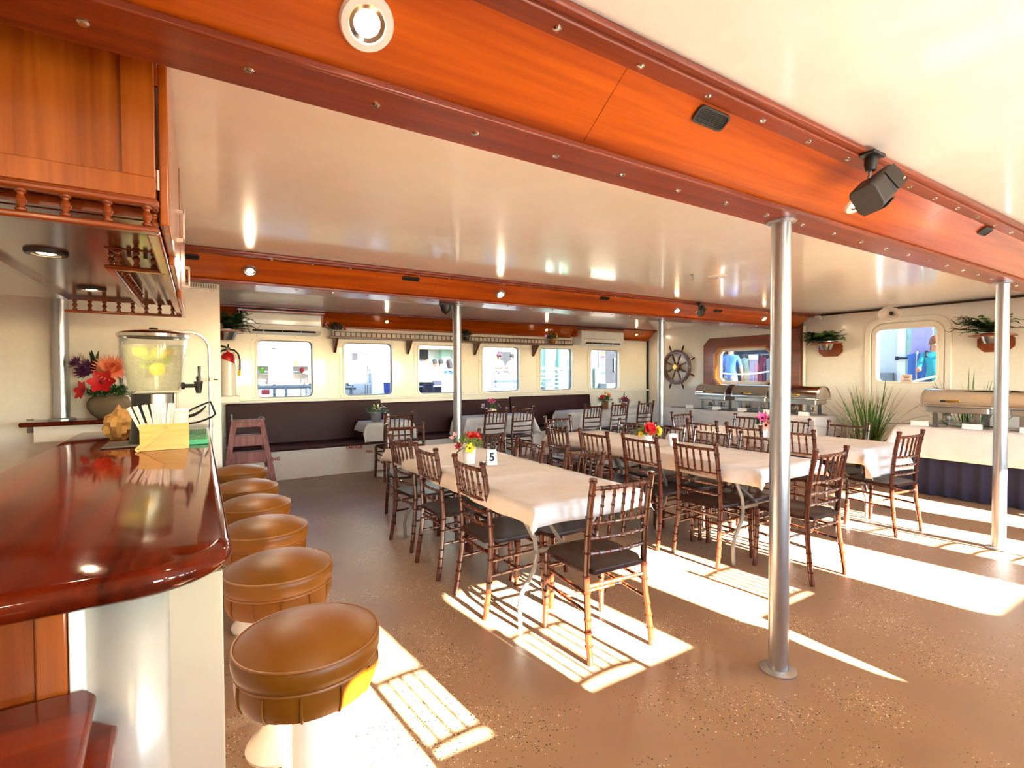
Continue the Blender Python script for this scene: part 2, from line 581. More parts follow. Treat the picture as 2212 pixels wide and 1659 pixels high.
def window(n, u0, u1, v0, v1, f, r=.07, rivets=True, frame_mat=None, glass='dimglass'):
    w = sroot('window_%d' % n)
    fm = frame_mat or M['frame']
    MB().ring(rrect(u0 - .075, u1 + .075, v0 - .075, v1 + .075, r + .05), rrect(u0, u1, v0, v1, r), f, -.008, 0.0).build('frame', M['paint'], w)
    MB().ring(rrect(u0 - .022, u1 + .022, v0 - .022, v1 + .022, r + .018), rrect(u0 + .004, u1 - .004, v0 + .004, v1 - .004, r), f, -.022, .0).build('rim', fm, w, bev=.004)
    MB().ring(rrect(u0 + .001, u1 - .001, v0 + .001, v1 - .001, r), rrect(u0 + .016, u1 - .016, v0 + .016, v1 - .016, r - .014), f, .045, .075).build('gasket', M['gasket'], w)
    MB().prism(rrect(u0 + .002, u1 - .002, v0 + .002, v1 - .002, r), f, .057, .063).build('pane', M[glass], w)
    if rivets:
        q = MB()
        for (u, v) in [(u0 + (u1 - u0) * k / 3, vv) for k in range(4) for vv in (v0 - .055, v1 + .055)] + [(uu, v0 + (v1 - v0) * k / 3) for k in range(4) for uu in (u0 - .055, u1 + .055)]:
            q.prism([(u + .006 * math.cos(R(60 * i)), v + .006 * math.sin(R(60 * i))) for i in range(6)], f, -.012, -.006)
        tag(q.build('screw_row', M['steeldark'], w), kind='stuff')
    return w
for i, (a, b) in enumerate(WINS):
    window(i + 1, a, b, WZ0, WZ1, XZ(WY1))
for i, (a, b) in enumerate(WINS):
    window(8 + i, a, b, WZ0, WZ1, lambda u, v, h: (u, WY0 - h, v), rivets=False, glass='glass')

# right-hand end wall: octagonal window and a door with a window in it
OCT = (4.99, 6.13, 1.20, 1.90)
DW = (2.70, 3.43, 1.29, 2.06)
wall_holes('wall_right', [(WY0 - .1, 0), (WY1 + .1, 0), (WY1 + .1, CEIL), (WY0 - .1, CEIL)],
           [octa(*OCT, .12), rrect(*DW, .08)], YZ(WX1), .12, M['paint'])
w7 = sroot('window_7')
MB().ring(octa(4.86, 6.38, 1.02, 2.10, .13), octa(*OCT, .12), YZ(WX1), -.035, 0).build('wood_surround', M['frameoct'], w7, bev=.004)
MB().ring(octa(4.975, 6.145, 1.185, 1.915, .125), octa(5.0, 6.12, 1.21, 1.89, .12), YZ(WX1), -.05, .11).build('wood_lining', wood('amber_lining', '#8a4a18', '#c47a30', 'Y', 2.0, .3, .5), w7)
MB().ring(octa(5.0, 6.12, 1.21, 1.89, .12)[:], octa(5.075, 6.045, 1.275, 1.84, .06), YZ(WX1), .03, .09).build('inner_frame', M['frame'], w7)
MB().prism(octa(5.06, 6.06, 1.26, 1.85, .06), YZ(WX1), .06, .066).build('pane', M['dimglass'], w7)

d2 = sroot('door_2')
MB().ring(rrect(2.55, 3.57, .12, 2.215, .2), rrect(2.62, 3.49, .2, 2.145, .17), YZ(WX1), -.035, 0).build('door_frame', M['paint'], d2, bev=.01, seg=3)
MB().ring(rrect(2.63, 3.48, .21, 2.135, .16), rrect(*DW, .08), YZ(WX1), -.02, 0).build('door_leaf', M['paint'], d2, bev=.006)
MB().ring(rrect(DW[0] - .012, DW[1] + .012, DW[2] - .012, DW[3] + .012, .09), rrect(DW[0] + .012, DW[1] - .012, DW[2] + .012, DW[3] - .012, .07), YZ(WX1), -.03, .02).build('window_rim', M['frame'], d2, bev=.004)
MB().prism(rrect(DW[0] + .005, DW[1] - .005, DW[2] + .005, DW[3] - .005, .075), YZ(WX1), .05, .056).build('pane', M['dimglass'], d2)
MB().tube([(WX1 - .03, 2.75, 1.24), (WX1 - .05, 2.62, 1.20), (WX1 - .05, 2.50, 1.13)], .004, 6).build('door_stay', M['steeldark'], d2)

# inner partitions at the bar
struct('wall_bar', MB().box2((WX0, 4.65, 0), (.15, 4.72, 2.158)), M['paint'], bev=.004)
struct('wall_galley', MB().box2((.06, 4.722, 0), (.145, WY1, CEIL)), M['paint'])
struct('wall_left', MB().box2((WX0 - .1, WY0 - .1, 0), (WX0, WY1 + .1, CEIL)), M['paint'])
d1 = sroot('door_1')
MB().prism(rrect(-.47, .07, .22, 1.765, .13), XZ(4.65), -.012, 0).build('door_leaf', M['paint'], d1)
MB().ring(rrect(-.485, .085, .205, 1.78, .145), rrect(-.465, .065, .225, 1.76, .125), XZ(4.65), -.022, 0).build('metal_edge', M['galv'], d1, bev=.003)
lt = MB().box((.03, 4.63, 1.40), (.07, .012, .022)).box((.085, 4.622, 1.40), (.03, .03, .03)).tube([(.10, 4.62, 1.40), (.125, 4.60, 1.40)], .006, 8)
lt.build('latch', M['chrome'], d1, bev=.002)
lettering('exit', M['redletter'], d1, (-.165, 4.636, 1.56), (R(90), 0, 0))
lv = tag(MB().box2((-.06, 4.635, 2.112), (.15, 4.648, 2.158)).build('trim_8', M['frame']), kind='structure')
for i in range(11):
    MB().box2((-.045 + i * .0165, 4.628, 2.12), (-.037 + i * .0165, 4.636, 2.15)).build('slat', M['gasket'], lv)
MB().box2((-1.0, 4.638, 1.045), (-.965, 4.65, 1.14)).build('switch_plate', M['gasket'], None, bev=.003)
sw = C.objects['switch_plate']
tag(sw, 'small grey switch plate on the cream wall behind the bar', 'switch')

# mahogany ceiling beams: bottom board, sloping panels, top trim, screws
screw_mb = MB().lathe([(0.0001, -.006), (.008, -.005), (.012, -.001), (.012, .002)], n=10)
def beam(n, y, seams, x0, x1, deep=.165):
    """y = near edge of the underside"""
    b = sroot('trim_%d' % n)
    MB().box2((x0, y - .012, 2.158), (x1, y + deep, 2.182)).build('bottom_board', M['beamtrim'], b, bev=.006)
    MB().box2((x0, y + deep - .025, 2.182), (x1, y + deep - .005, CEIL)).build('back_board', M['beam'], b)
    xs = [x0] + seams + [x1]
    for a, c in zip(xs[:-1], xs[1:]):
        mb = MB()
        poly = [(y + .004, 2.182), (y - .215, 2.334), (y - .215, 2.358), (y + .03, 2.19)]
        mb.prism(poly, lambda u, v, h: (h, u, v), a + .0012, c - .0012)
        mb.build('panel', M['beam'], b)
    MB().box2((x0, y - .262, 2.322), (x1, y - .196, 2.345)).build('top_trim', M['beamtrim'], b, bev=.006)
    MB().box2((x0, y - .285, 2.335), (x1, y - .255, CEIL)).build('cornice', M['beamtrim'], b, bev=.008)
    s0 = None
    k = 0
    xx = -.49
    while xx < x1 - .1:
        for (yy, zz, dx) in ((y + .07, 2.157, 0), (y - .228, 2.321, .08)):
            if s0 is None:
                s0 = screw_mb.build('screw', M['chrome'], b); s0.location = (xx + dx, yy, zz)
            else:
                dup_part(s0, b, (xx + dx, yy, zz))
        xx += .3
    return b
beam(1, 1.27, [1.065, 3.426, 5.79], WX0, WX1)
beam(2, 4.52, [-.2, 1.9, 4.2, 6.4], WX0, WX1 - .1, .33)
# sloping cove along the window wall
cv = sroot('trim_3')
for a, c in ((.15, .44), (1.57, 3.92), (3.92, 6.24), (7.51, WX1)):
    MB().prism([(WY1, 2.155), (7.635, 2.335), (7.635, 2.359), (WY1, 2.18)], lambda u, v, h: (h, u, v), a + .001, c - .001).build('panel', M['beam'], cv)
    MB().box2((a, 7.80, 2.135), (c, WY1, 2.160)).build('bottom_trim', M['beamtrim'], cv, bev=.004)
MB().box2((.15, 7.59, 2.335), (WX1, 7.66, CEIL)).build('top_trim', M['beamtrim'], cv, bev=.006)
s0 = screw_mb.build('screw', M['chrome'], cv); s0.location = (.3, 7.61, 2.334); s0.scale = (.8, .8, .8)
for i in range(1, 27):
    dup_part(s0, cv, (.3 + .3 * i, 7.61, 2.334), sc=(.8, .8, .8))
# dark strips: corner post, top of the end wall; wooden pilaster below the far beam
struct('trim_4', MB().box2((WX1 - .045, WY1 - .03, .5), (WX1 - .005, WY1 - .002, 2.15)), M['rubber'])
struct('trim_5', MB().box2((WX1 - .03, WY0, 2.335), (WX1 - .001, 4.30, CEIL)), mat('dark_brown_strip', '#2a130b', .4))
struct('trim_6', MB().box2((WX1 - .10, 4.475, 0), (WX1 - .001, 4.745, CEIL)), M['frameoct'], bev=.004)
struct('trim_7', MB().tube([(WX1 - .06, 4.43, .3), (WX1 - .06, 4.43, 2.2)], .025, 10), M['paint'])
struct('trim_9', MB().box2((.15, 7.80, 1.045), (WX1, WY1, 1.075)), M['paint'], bev=.006)

# steel pillars
def pillar(x, y, label):
    p = thing('steel_pillar', label, 'pillar', (x, y, 0), group='steel pillars under the beams')
    MB().cyl((0, 0, .012), (0, 0, 2.15), .0445, n=28).build('tube', M['galv'], p)
    MB().lathe([(.0001, 0), (.082, 0), (.082, .008), (.06, .014), (.046, .016)], n=28).build('base_flange', M['galv'], p)
    MB().lathe([(.0001, 2.157), (.066, 2.157), (.066, 2.150), (.046, 2.144)], n=28).build('top_flange', M['galv'], p)
    return p
pillar(2.358, 1.356, 'big steel pillar nearest the camera between the two front tables')
pillar(5.497, 1.345, 'steel pillar in front of the buffet table at the right edge')
pillar(2.295, 4.76, 'steel pillar beyond the far end of table five')
pillar(5.40, 4.78, 'steel pillar beside the ship wheel, at the far end of the row')
pb = thing('steel_pillar', 'steel pillar standing on the ledge behind the bar flowers', 'pillar', (-.80, 4.55, 0), group='steel pillars under the beams')
MB().cyl((0, 0, 1.145), (0, 0, 2.15), .0445, n=28).build('tube', M['galv'], pb)
MB().lathe([(.0001, 1.136), (.075, 1.136), (.075, 1.142), (.046, 1.15)], n=28).build('base_flange', M['galv'], pb)
MB().lathe([(.0001, 2.157), (.066, 2.157), (.066, 2.150), (.046, 2.144)], n=28).build('top_flange', M['galv'], pb)

# recessed lamps; each has its own small spot light
SLOPE = Quaternion(Vector((1, 0, 0)), math.atan2(.152, -.215))  # unused tilt helper
def slope_rot():
    n = Vector((0, -.152, -.219)).normalized()        # outward normal of the sloping panels
    return n.to_track_quat('Z', 'Y')
def downlight(loc, normal, r, label, group, ring='white', power=14, spot=True):
    d = thing('recessed_lamp', label, 'lamp', loc, group=group)
    d.rotation_mode = 'QUATERNION'
    d.rotation_quaternion = Vector(normal).normalized().to_track_quat('Z', 'Y')
    MB().lathe([(r * .64, .001), (r * .68, .011), (r * .94, .010), (r, .004), (r, -.004)], n=28).build('trim_ring', M[ring], d)
    MB().lathe([(r * .40, .0025), (r * .65, .007)], n=28).build('reflector', M['chrome'], d)
    MB().lathe([(.0001, .0085), (r * .34, .0075), (r * .52, .003)], n=20).build('bulb', M['lampglow'], d)
    if spot:
        ld = bpy.data.lights.new('lamp_spot', 'SPOT')
        ld.energy = power * LAMP_K; ld.color = (1, .80, .54); ld.spot_size = R(150); ld.spot_blend = .8; ld.shadow_soft_size = r * .4
        lo = bpy.data.objects.new('lamp_spot', ld); C.objects.link(lo)
        lo.location = Vector(loc) + Vector(normal).normalized() * .03
        lo.rotation_euler = (-Vector(normal)).to_track_quat('Z', 'Y').to_euler()
    return d
NS = (0, -.152, -.219)
def on_slope(y, t):   # t 0..1 from the lower to the upper edge
    return (y + .004 - .219 * t, 2.182 + .152 * t)
for x, lab in ((.34, 'large glowing recessed lamp in the near beam, top of the view'), (2.68, 'glowing recessed lamp in the near beam beside the black speaker'), (5.6, 'recessed lamp in the near beam beyond the right edge')):
    yy, zz = on_slope(1.27, .46)
    downlight((x, yy - .002, zz - .003), NS, .062, lab, 'lamps in the near beam', power=10)
for x, lab in ((.35, 'first recessed lamp in the far beam, beside the bar cabinets'), (2.62, 'recessed lamp in the far beam above the middle pillar'), (5.29, 'recessed lamp in the far beam beside the small speaker'), (7.24, 'last recessed lamp in the far beam, beside the wooden pilaster')):
    yy, zz = on_slope(4.52, .46)
    downlight((x, yy - .002, zz - .003), NS, .055, lab, 'lamps in the far beam', ring='steel', power=10)
for x, lab in ((2.51, 'small lamp in the window cove above the left part of the gallery shelf'), (5.59, 'small lamp in the window cove left of the far air conditioner'), (7.96, 'small lamp in the window cove at the far corner')):
    downlight((x, 7.72, 2.262), (0, -.18, -.215), .04, lab, 'lamps in the window cove', ring='brass', power=1.6)

for x, lab in ((-.9, 'behind the bar end'), (1.66, 'between the first two sunny windows'), (4.05, 'between the middle sunny windows'), (6.5, 'between the last two sunny windows')):  # unseen lamps added behind the camera to lift the interior light
    downlight((x, WY0 + .13, 2.262), (0, .18, -.215), .04, 'added unseen fill lamp on the camera side, ' + lab, 'added fill lamps on the camera-side wall', ring='brass', power=9)
# black vent grilles on the beams
def grille(x, y, t, w, h, label):
    g = thing('vent_grille', label, 'vent', group='black grilles on the beams')
    yy, zz = on_slope(y, t)
    g.location = (x, yy - .002, zz - .003)
    g.rotation_mode = 'QUATERNION'
    n = Vector(NS).normalized()
    xax = Vector((1, 0, 0)); yax = n.cross(xax)
    g.rotation_quaternion = Matrix((xax, yax, n)).transposed().to_quaternion()
    MB().ring(rrect(-w / 2, w / 2, -h / 2, h / 2, h * .3), rrect(-w / 2 + .007, w / 2 - .007, -h / 2 + .007, h / 2 - .007, h * .22), XY(0), 0, .008).build('frame', M['char'], g)
    MB().prism(rrect(-w / 2 + .004, w / 2 - .004, -h / 2 + .004, h / 2 - .004, h * .25), XY(0), -.002, .002).build('backing', M['black'], g)
    k = max(4, int((h - .014) / .006))
    for i in range(k):
        v = -h / 2 + .008 + (h - .016) * (i + .5) / k
        MB().box((0, v, .004), (w - .014, .0022, .004)).build('slat', M['char'], g)
grille(1.48, 1.27, .80, .155, .058, 'large black slotted grille on the near beam')
grille(4.11, 1.27, .82, .13, .055, 'black grille on the near beam at the right edge')
grille(1.64, 4.52, .80, .16, .045, 'black grille on the far beam, right of the first lamp')
grille(3.97, 4.52, .80, .14, .045, 'black grille on the far beam midway along')
grille(6.06, 4.52, .72, .16, .045, 'black grille on the far beam, right of the small speaker')
grille(-.03, 4.52, .80, .09, .05, 'small black vent on the far beam beside the cabinet doors')

# things on the ceiling
sm = thing('ceiling_disc', 'flat cream cover disc on the ceiling above table six', 'cover', (4.22, 3.05, CEIL))
MB().lathe([(.0001, -.014), (.05, -.014), (.085, -.008), (.09, 0)], n=28).build('cover', M['ceil'], sm)
MB().lathe([(.0001, -.02), (.008, -.019), (.009, -.013)], n=10).build('screw', M['steeldark'], sm)
hk = thing('ceiling_hook', 'small metal hook in the ceiling beside the cover disc', 'hook', (3.94, 3.11, CEIL))
MB().lathe([(.0001, -.006), (.018, -.005), (.02, 0)], n=14).build('plate', M['steeldark'], hk)
MB().tube([(0, 0, 0), (0, 0, -.025)] + [(.014 * math.sin(t), 0, -.039 + .014 * math.cos(t)) for t in [0, .8, 1.6, 2.4, 3.2, 4.0, 4.6]], .0035, 8).build('hook', M['steeldark'], hk)

def speaker(loc, lab, s=1.0, rz=0.0, second=True):
    sp = thing('loudspeaker', lab, 'speaker', loc, rz, group='black speakers on the beams')
    MB().box((0, 0, -.008), (.10 * s, .07 * s, .014)).build('mount_plate', M['black'], sp, bev=.004)
    MB().tube([(0, 0, -.012), (0, .0, -.045), (.0, 0, -.07)], [.022 * s, .024 * s, .018 * s], 12).build('swivel', M['black'], sp)
    MB().tube([(0, 0, -.06), (-.012 * s, 0, -.10 * s), (.0, 0, -.13 * s)], .006, 8).build('stem', M['steeldark'], sp)
    base_q = Matrix.Rotation(R(56), 3, 'Y')
    def cube(c, q, nm):
        mb = MB()
        mb.prism(rrect(-.052 * s, .052 * s, -.05 * s, .062 * s, .024 * s), lambda u, v, h: tuple(Vector(c) + q @ Vector((u, v, h))), -.055 * s, .055 * s)
        o = mb.build(nm, M['char'], sp, bev=.006 * s)
        MB().prism(rrect(-.045 * s, .045 * s, -.048 * s, .048 * s, .008), lambda u, v, h: tuple(Vector(c) + q @ Vector((u, -.051 * s - h, v))), 0, .004).build('grille', M['black'], o)
        return o
    q1 = base_q @ Matrix.Rotation(R(-22), 3, 'Z')
    c1 = Vector((.066 * s, -.02, -.118 * s))
    a = cube(c1, q1, 'upper_cube')
    MB().box(c1 + q1 @ Vector((.028 * s, -.057 * s, .026 * s)), (.007 * s, .003, .026 * s), q1).build('badge', M['chrome'], a)
    if second:
        cube(c1 - base_q @ Vector((0, 0, .116 * s)), base_q @ Matrix.Rotation(R(78), 3, 'Z'), 'lower_cube')
    return sp
speaker((2.36, .985, CEIL - .022), 'black twin cube speaker hanging from the near beam', 1.0)
speaker((5.48, 4.22, CEIL - .02), 'small grey twin cube speaker hanging from the far beam', .72, rz=R(20))
sd = thing('dome_speaker', 'black dome under the far beam beside the middle pillar', 'speaker', (2.15, 4.72, 2.157))
MB().box((0, 0, -.012), (.13, .07, .022)).build('bracket', M['black'], sd, bev=.004)
MB().lathe([(.0001, -.115), (.03, -.10), (.055, -.07), (.066, -.03), (.066, -.02)], n=16).build('dome', M['black'], sd)
cb = MB().tube([(-.015, .0, -.004), (-.09, .06, -.03), (-.11, .1, -.09), (-.03, .11, -.12), (.06, .08, -.11), (.05, .02, -.09)], .003, 6)

# PA horn and little box on the end wall
hn = thing('horn_speaker', 'cream horn loudspeaker above the end door', 'speaker', (8.12, 3.13, CEIL))
MB().box((.02, 0, -.01), (.12, .14, .018)).tube([(.02, 0, -.015), (.02, 0, -.06)], .015, 10).build('bracket', M['paint'], hn, bev=.003)
hm = MB()
hrot = Vector((-1, -.12, -.25)).normalized().to_track_quat('Z', 'Y').to_matrix()
hm.lathe([(.025, -.16), (.05, -.15), (.055, -.09), (.06, -.05), (.10, .03), (.128, .07), (.134, .078), (.128, .078), (.098, .035), (.05, -.03), (.02, -.06)], (.02, 0, -.115), 24, hrot)
hb = hm.build('horn', M['paint'], hn)
hb.scale = (1, 1.05, .75); hb.location = (0, 0, -.03)
MB().ball(Vector((.02, 0, -.115)) + hrot @ Vector((0, 0, -.02)), .026, 10).build('throat', M['black'], hn)
bx = thing('junction_box', 'small white box at the top of the end wall beside the pilaster', 'box', (8.40, 4.24, 2.31))
MB().box((.02, 0, 0), (.06, .09, .07)).build('body', M['white'], bx, bev=.006)
MB().box((-.013, 0, 0), (.006, .07, .05)).build('lid', M['paint'], bx, bev=.002)
# ---------------------------------------------------------------- bamboo-style ballroom chairs
def bamboo(pts, r, nodes, n=8, bulge=1.28):
    """tube with raised bamboo rings; nodes = positions 0..1 along the path"""
    pts = [Vector(p) for p in pts]
    L = [0]
    for a, b in zip(pts[:-1], pts[1:]): L.append(L[-1] + (b - a).length)
    tot = L[-1]
    def at(t):
        d = t * tot
        for i in range(len(pts) - 1):
            if d <= L[i + 1] + 1e-9:
                k = (d - L[i]) / max(1e-9, L[i + 1] - L[i])
                return pts[i].lerp(pts[i + 1], k)
        return pts[-1]
    st = [(0.0, 1.0)]
    w = .006 / tot
    for q in nodes:
        st += [(q - w, 1.0), (q - w * .5, bulge), (q - w * .1, 1.02), (q + w * .1, 1.02), (q + w * .5, bulge), (q + w, 1.0)]
    for t in [L[i] / tot for i in range(1, len(pts) - 1)]:
        if all(abs(t - s[0]) > w * 1.5 for s in st): st.append((t, 1.0))
    st.append((1.0, 1.0))
    st.sort()
    mb = MB()
    mb.tube([at(t) for t, _ in st], [r * k for _, k in st], n)
    return mb

# local frame: rear feet at y = 0, the sitter faces +y, x across
REAR = [(0, 0.0), (.12, .018), (.30, .042), (.45, .050), (.62, .040), (.78, .018), (.905, -.006)]   # z, y of the rear posts
def rear_y(z):
    for (z0, y0), (z1, y1) in zip(REAR[:-1], REAR[1:]):
        if z <= z1: return y0 + (y1 - y0) * (z - z0) / (z1 - z0)
    return REAR[-1][1]
XP = .188
def curved_rail(z, r, nodes=6, dip=.022, n=8):
    """rail between the rear posts, bowed backwards"""
    pts = []
    for i in range(9):
        t = -1 + 2 * i / 8
        pts.append((XP * t, rear_y(z) - dip * (1 - t * t), z))
    return bamboo(pts, r, [k / nodes for k in range(1, nodes)], n, 1.22)
def make_chair():
    t = thing('ballroom_chair', 'x', 'chair')
    ch = M['chair']
    for s in (-1, 1):
        pts = [(s * (XP + (.012 if z < .2 else 0)), y, z) for z, y in REAR]
        mb = bamboo(pts, .0165, [.10, .17, .235, .38, .465, .60, .70, .80, .93], 10)
        top = Vector(pts[-1])
        mb.lathe([(.0165, 0), (.021, .003), (.021, .010), (.0175, .013), (.021, .016), (.018, .024), (.0001, .027)], top - Vector((0, 0, .004)), 12)
        mb.build('leg', ch, t)
    for s in (-1, 1):
        pts = [(s * .192, .415, .43), (s * .192, .418, .25), (s * .20, .428, 0)]
        bamboo(pts, .0165, [.12, .30, .50, .68], 10).build('leg', ch, t)
    # shaped seat
    out = []
    for (x, y) in ((-.20, .10), (-.168, .055), (-.155, .022), (.155, .022), (.168, .055), (.20, .10), (.212, .30), (.20, .40), (.16, .435), (0, .445), (-.16, .435), (-.20, .40), (-.212, .30)):
        out.append((x, y))
    mb = MB()
    n = len(out)
    vs, fs = [], []
    cx, cy = 0, .23
    for k, (sc, z) in enumerate(((1, .432), (1.0, .446), (.985, .454), (.86, .453), (.55, .446), (.2, .443))):
        for (x, y) in out:
            vs.append((cx + (x - cx) * sc, cy + (y - cy) * sc, z))
    for k in range(5):
        for i in range(n):
            j = (i + 1) % n
            fs.append((k * n + i, k * n + j, (k + 1) * n + j, (k + 1) * n + i))
    fs.append(tuple(5 * n + i for i in range(n)))
    fs.append(tuple(reversed(range(n))))
    mb.add(vs, fs, True)
    mb.build('seat', M['seat'], t, ang=.9)
    # back: top rail, panel rail, two slats and five spindles
    curved_rail(.872, .0115, 8).build('top_rail', ch, t)
    curved_rail(.690, .0105, 8).build('panel_rail', ch, t)
    curved_rail(.612, .0095, 6).build('slat', ch, t)
    curved_rail(.535, .0095, 6).build('slat', ch, t)
    for k in range(5):
        u = -1 + 2 * (k + 1) / 6
        p0 = (XP * u, rear_y(.690) - .022 * (1 - u * u), .694)
        p1 = (XP * u, rear_y(.872) - .022 * (1 - u * u), .868)
        bamboo([p0, p1], .0078, [.22, .5, .78], 7, 1.45).build('spindle', ch, t)
    # stretchers: two each side, two in front, two behind
    for s in (-1, 1):
        for z in (.335, .245):
            bamboo([(s * .194, .423, z + .01), (s * .192, rear_y(z), z)], .009, [.2, .4, .6, .8], 7).build('stretcher', ch, t)
    bamboo([(-.192, .42, .355), (.192, .42, .355)], .009, [.2, .4, .6, .8], 7).build('stretcher', ch, t)
    bamboo([(-.19, rear_y(.37), .37), (.19, rear_y(.37), .37)], .010, [.2, .4, .6, .8], 7).build('stretcher', ch, t)
    bamboo([(-.194, .23, .250), (.194, .23, .250)], .008, [.25, .5, .75], 7).build('stretcher', ch, t)
    return t
chair0 = make_chair()
first_chair = [True]
def place_chair(x, y, rz, label, group):
    if first_chair[0]:
        first_chair[0] = False
        chair0.location = (x, y, 0); chair0.rotation_euler = (0, 0, rz)
        tag(chair0, label, None, group)
        return chair0
    return dup(chair0, (x, y, 0), rz, label, group)
FN, FE, FW, FS = 0.0, -PI / 2, PI / 2, PI       # facing +y, +x, -x, -y
G5, G6, G7, GW = 'chairs around table five', 'chairs around the middle long table', 'chairs around the right long table', 'chairs at the tables along the window bench'
place_chair(1.815, 1.855, FN + R(-4), 'dark ballroom chair in the sun at the near end of table five, nearest the camera', G5)
place_chair(1.40, 2.75, FE, 'dark wooden ballroom chair on the stool side of table five, nearest of three', G5)
place_chair(1.39, 3.41, FE, 'dark wooden ballroom chair on the stool side of table five, middle of three', G5)
place_chair(1.41, 4.03, FE + R(5), 'dark wooden ballroom chair on the stool side of table five, farthest of three', G5)
place_chair(2.24, 2.66, FW, 'dark wooden ballroom chair behind table five, half hidden by the nearest chair', G5)
place_chair(2.22, 3.30, FW, 'dark wooden ballroom chair behind table five, right of the number card', G5)
place_chair(2.23, 3.95, FW + R(6), 'dark wooden ballroom chair behind the flowers of table five', G5)
place_chair(1.82, 5.03, FS + R(-8), 'dark wooden ballroom chair at the far end of table five', G5)
place_chair(3.68, 1.76, FN + R(-3), 'red-brown ballroom chair at the near end of the middle table, beside the big pillar', G6)
place_chair(3.20, 2.50, FE, 'orange-brown ballroom chair on the left side of the middle table, nearest of four', G6)
place_chair(3.13, 3.00, FE, 'dark ballroom chair left of the middle table in front of the red flower', G6)
place_chair(3.06, 3.50, FE, 'dark ballroom chair on the left of the middle table, third of four', G6)
place_chair(3.06, 4.06, FE + R(-6), 'dark ballroom chair on the left of the middle table, farthest of four', G6)
place_chair(3.72, 4.90, FS, 'dark ballroom chair at the far end of the middle table', G6)
place_chair(4.07, 4.02, FW, 'dark ballroom chair on the right of the middle table, farthest of four', G6)
place_chair(4.06, 3.48, FW, 'dark ballroom chair on the right of the middle table, just right of the red flower', G6)
place_chair(4.06, 2.98, FW, 'dark ballroom chair on the right of the middle table, second nearest', G6)
place_chair(4.06, 2.50, FW, 'dark ballroom chair on the right of the middle table, behind the big pillar', G6)
place_chair(5.315, 1.885, FN + R(-6), 'sunlit red-brown ballroom chair at the near end of the right long table, by the buffet', G7)
place_chair(4.68, 2.57, FE, 'red-brown ballroom chair on the left of the right long table, partly behind the big pillar', G7)
place_chair(4.68, 3.07, FE, 'red-brown ballroom chair on the left of the right long table, left of the pink flowers', G7)
place_chair(4.70, 3.58, FE, 'red-brown ballroom chair on the left of the right long table, farthest of three', G7)
place_chair(5.49, 4.50, FS, 'ballroom chair at the far end of the right long table, before the wheel-side buffet', G7)
place_chair(5.78, 3.72, FW, 'ballroom chair on the right of the right long table, behind the pink flowers', G7)
place_chair(5.76, 3.17, FW, 'ballroom chair on the right of the right long table, just right of the big pillar', G7)
place_chair(5.74, 2.58, FW, 'ballroom chair on the right of the right long table, in front of the grassy plant', G7)
place_chair(2.27, 6.50, FN, 'dark ballroom chair at the small table two by the bench', GW)
place_chair(3.75, 6.45, FN + R(4), 'dark ballroom chair at table three, the left of two', GW)
place_chair(4.32, 6.58, FN, 'dark ballroom chair at table three, the right of two', GW)
place_chair(5.62, 6.42, FN, 'dark ballroom chair at table nine, leftmost of three', GW)
place_chair(6.33, 6.52, FN, 'dark ballroom chair at table nine, middle of three', GW)
place_chair(7.02, 6.56, FN, 'dark ballroom chair at table nine, rightmost of three', GW)
# chairs behind the camera whose shadows fall on the lit floor
place_chair(1.12, .02, FS, 'dark ballroom chair behind the camera, its back shadow on the sunlit floor', 'chairs on the camera side')
place_chair(1.86, .03, FS, 'dark ballroom chair behind the camera, beside the first shadow chair', 'chairs on the camera side')
place_chair(3.46, .0, FS, 'dark ballroom chair behind the camera near the middle window', 'chairs on the camera side')

place_chair(5.42, -.16, FS + R(-6), 'dark ballroom chair behind the camera near the right sunny window', 'chairs on the camera side')
# ---------------------------------------------------------------- tables and cloths
def folding_table(x0, x1, y0, y1, z, label, group, life=False):
    cx, cy = (x0 + x1) / 2, (y0 + y1) / 2
    t = thing('folding_table', label, 'table', (cx, cy, 0), group=group)
    w, l = x1 - x0, y1 - y0
    MB().box((0, 0, z - .022), (w, l, .04)).build('tabletop', M['paint'], t, bev=.008)
    gm = mat('grey_table_leg', '#8c8b86', .35, .4)
    for s in (-1, 1):
        e = s * (l / 2 - .26)
        for q in (-1, 1):
            X = q * (w / 2 - .075)
            pts = [(X, e, z - .045), (X - q * .02, e, z - .12), (X - q * .10, e, z - .26), (X - q * .115, e, z - .36), (X - q * .09, e, z - .44), (X - q * .01, e, .20), (X + q * .005, e, .13), (X, e, .005)]
            MB().tube(pts, .0135, 10).build('leg', gm, t)
        MB().box((0, e, .42), (w - .33, .022, .022)).build('cross_bar', gm, t)
        MB().tube([(0, e, .42), (0, e - s * .42, z - .05)], .011, 8).build('brace', gm, t)
        MB().box((0, e, z - .05), (w - .14, .03, .015)).build('leg_mount', M['char'], t)
    if life:
        pl = MB().box((.02, -l / 2 + .245, .355), (.34, .012, .045)).build('brand_plate', M['char'], t, bev=.003)
        lettering('life', M['paper'], pl, (-.02, -l / 2 + .2385, .355), (R(90), 0, 0))
    return t
random.seed(5)
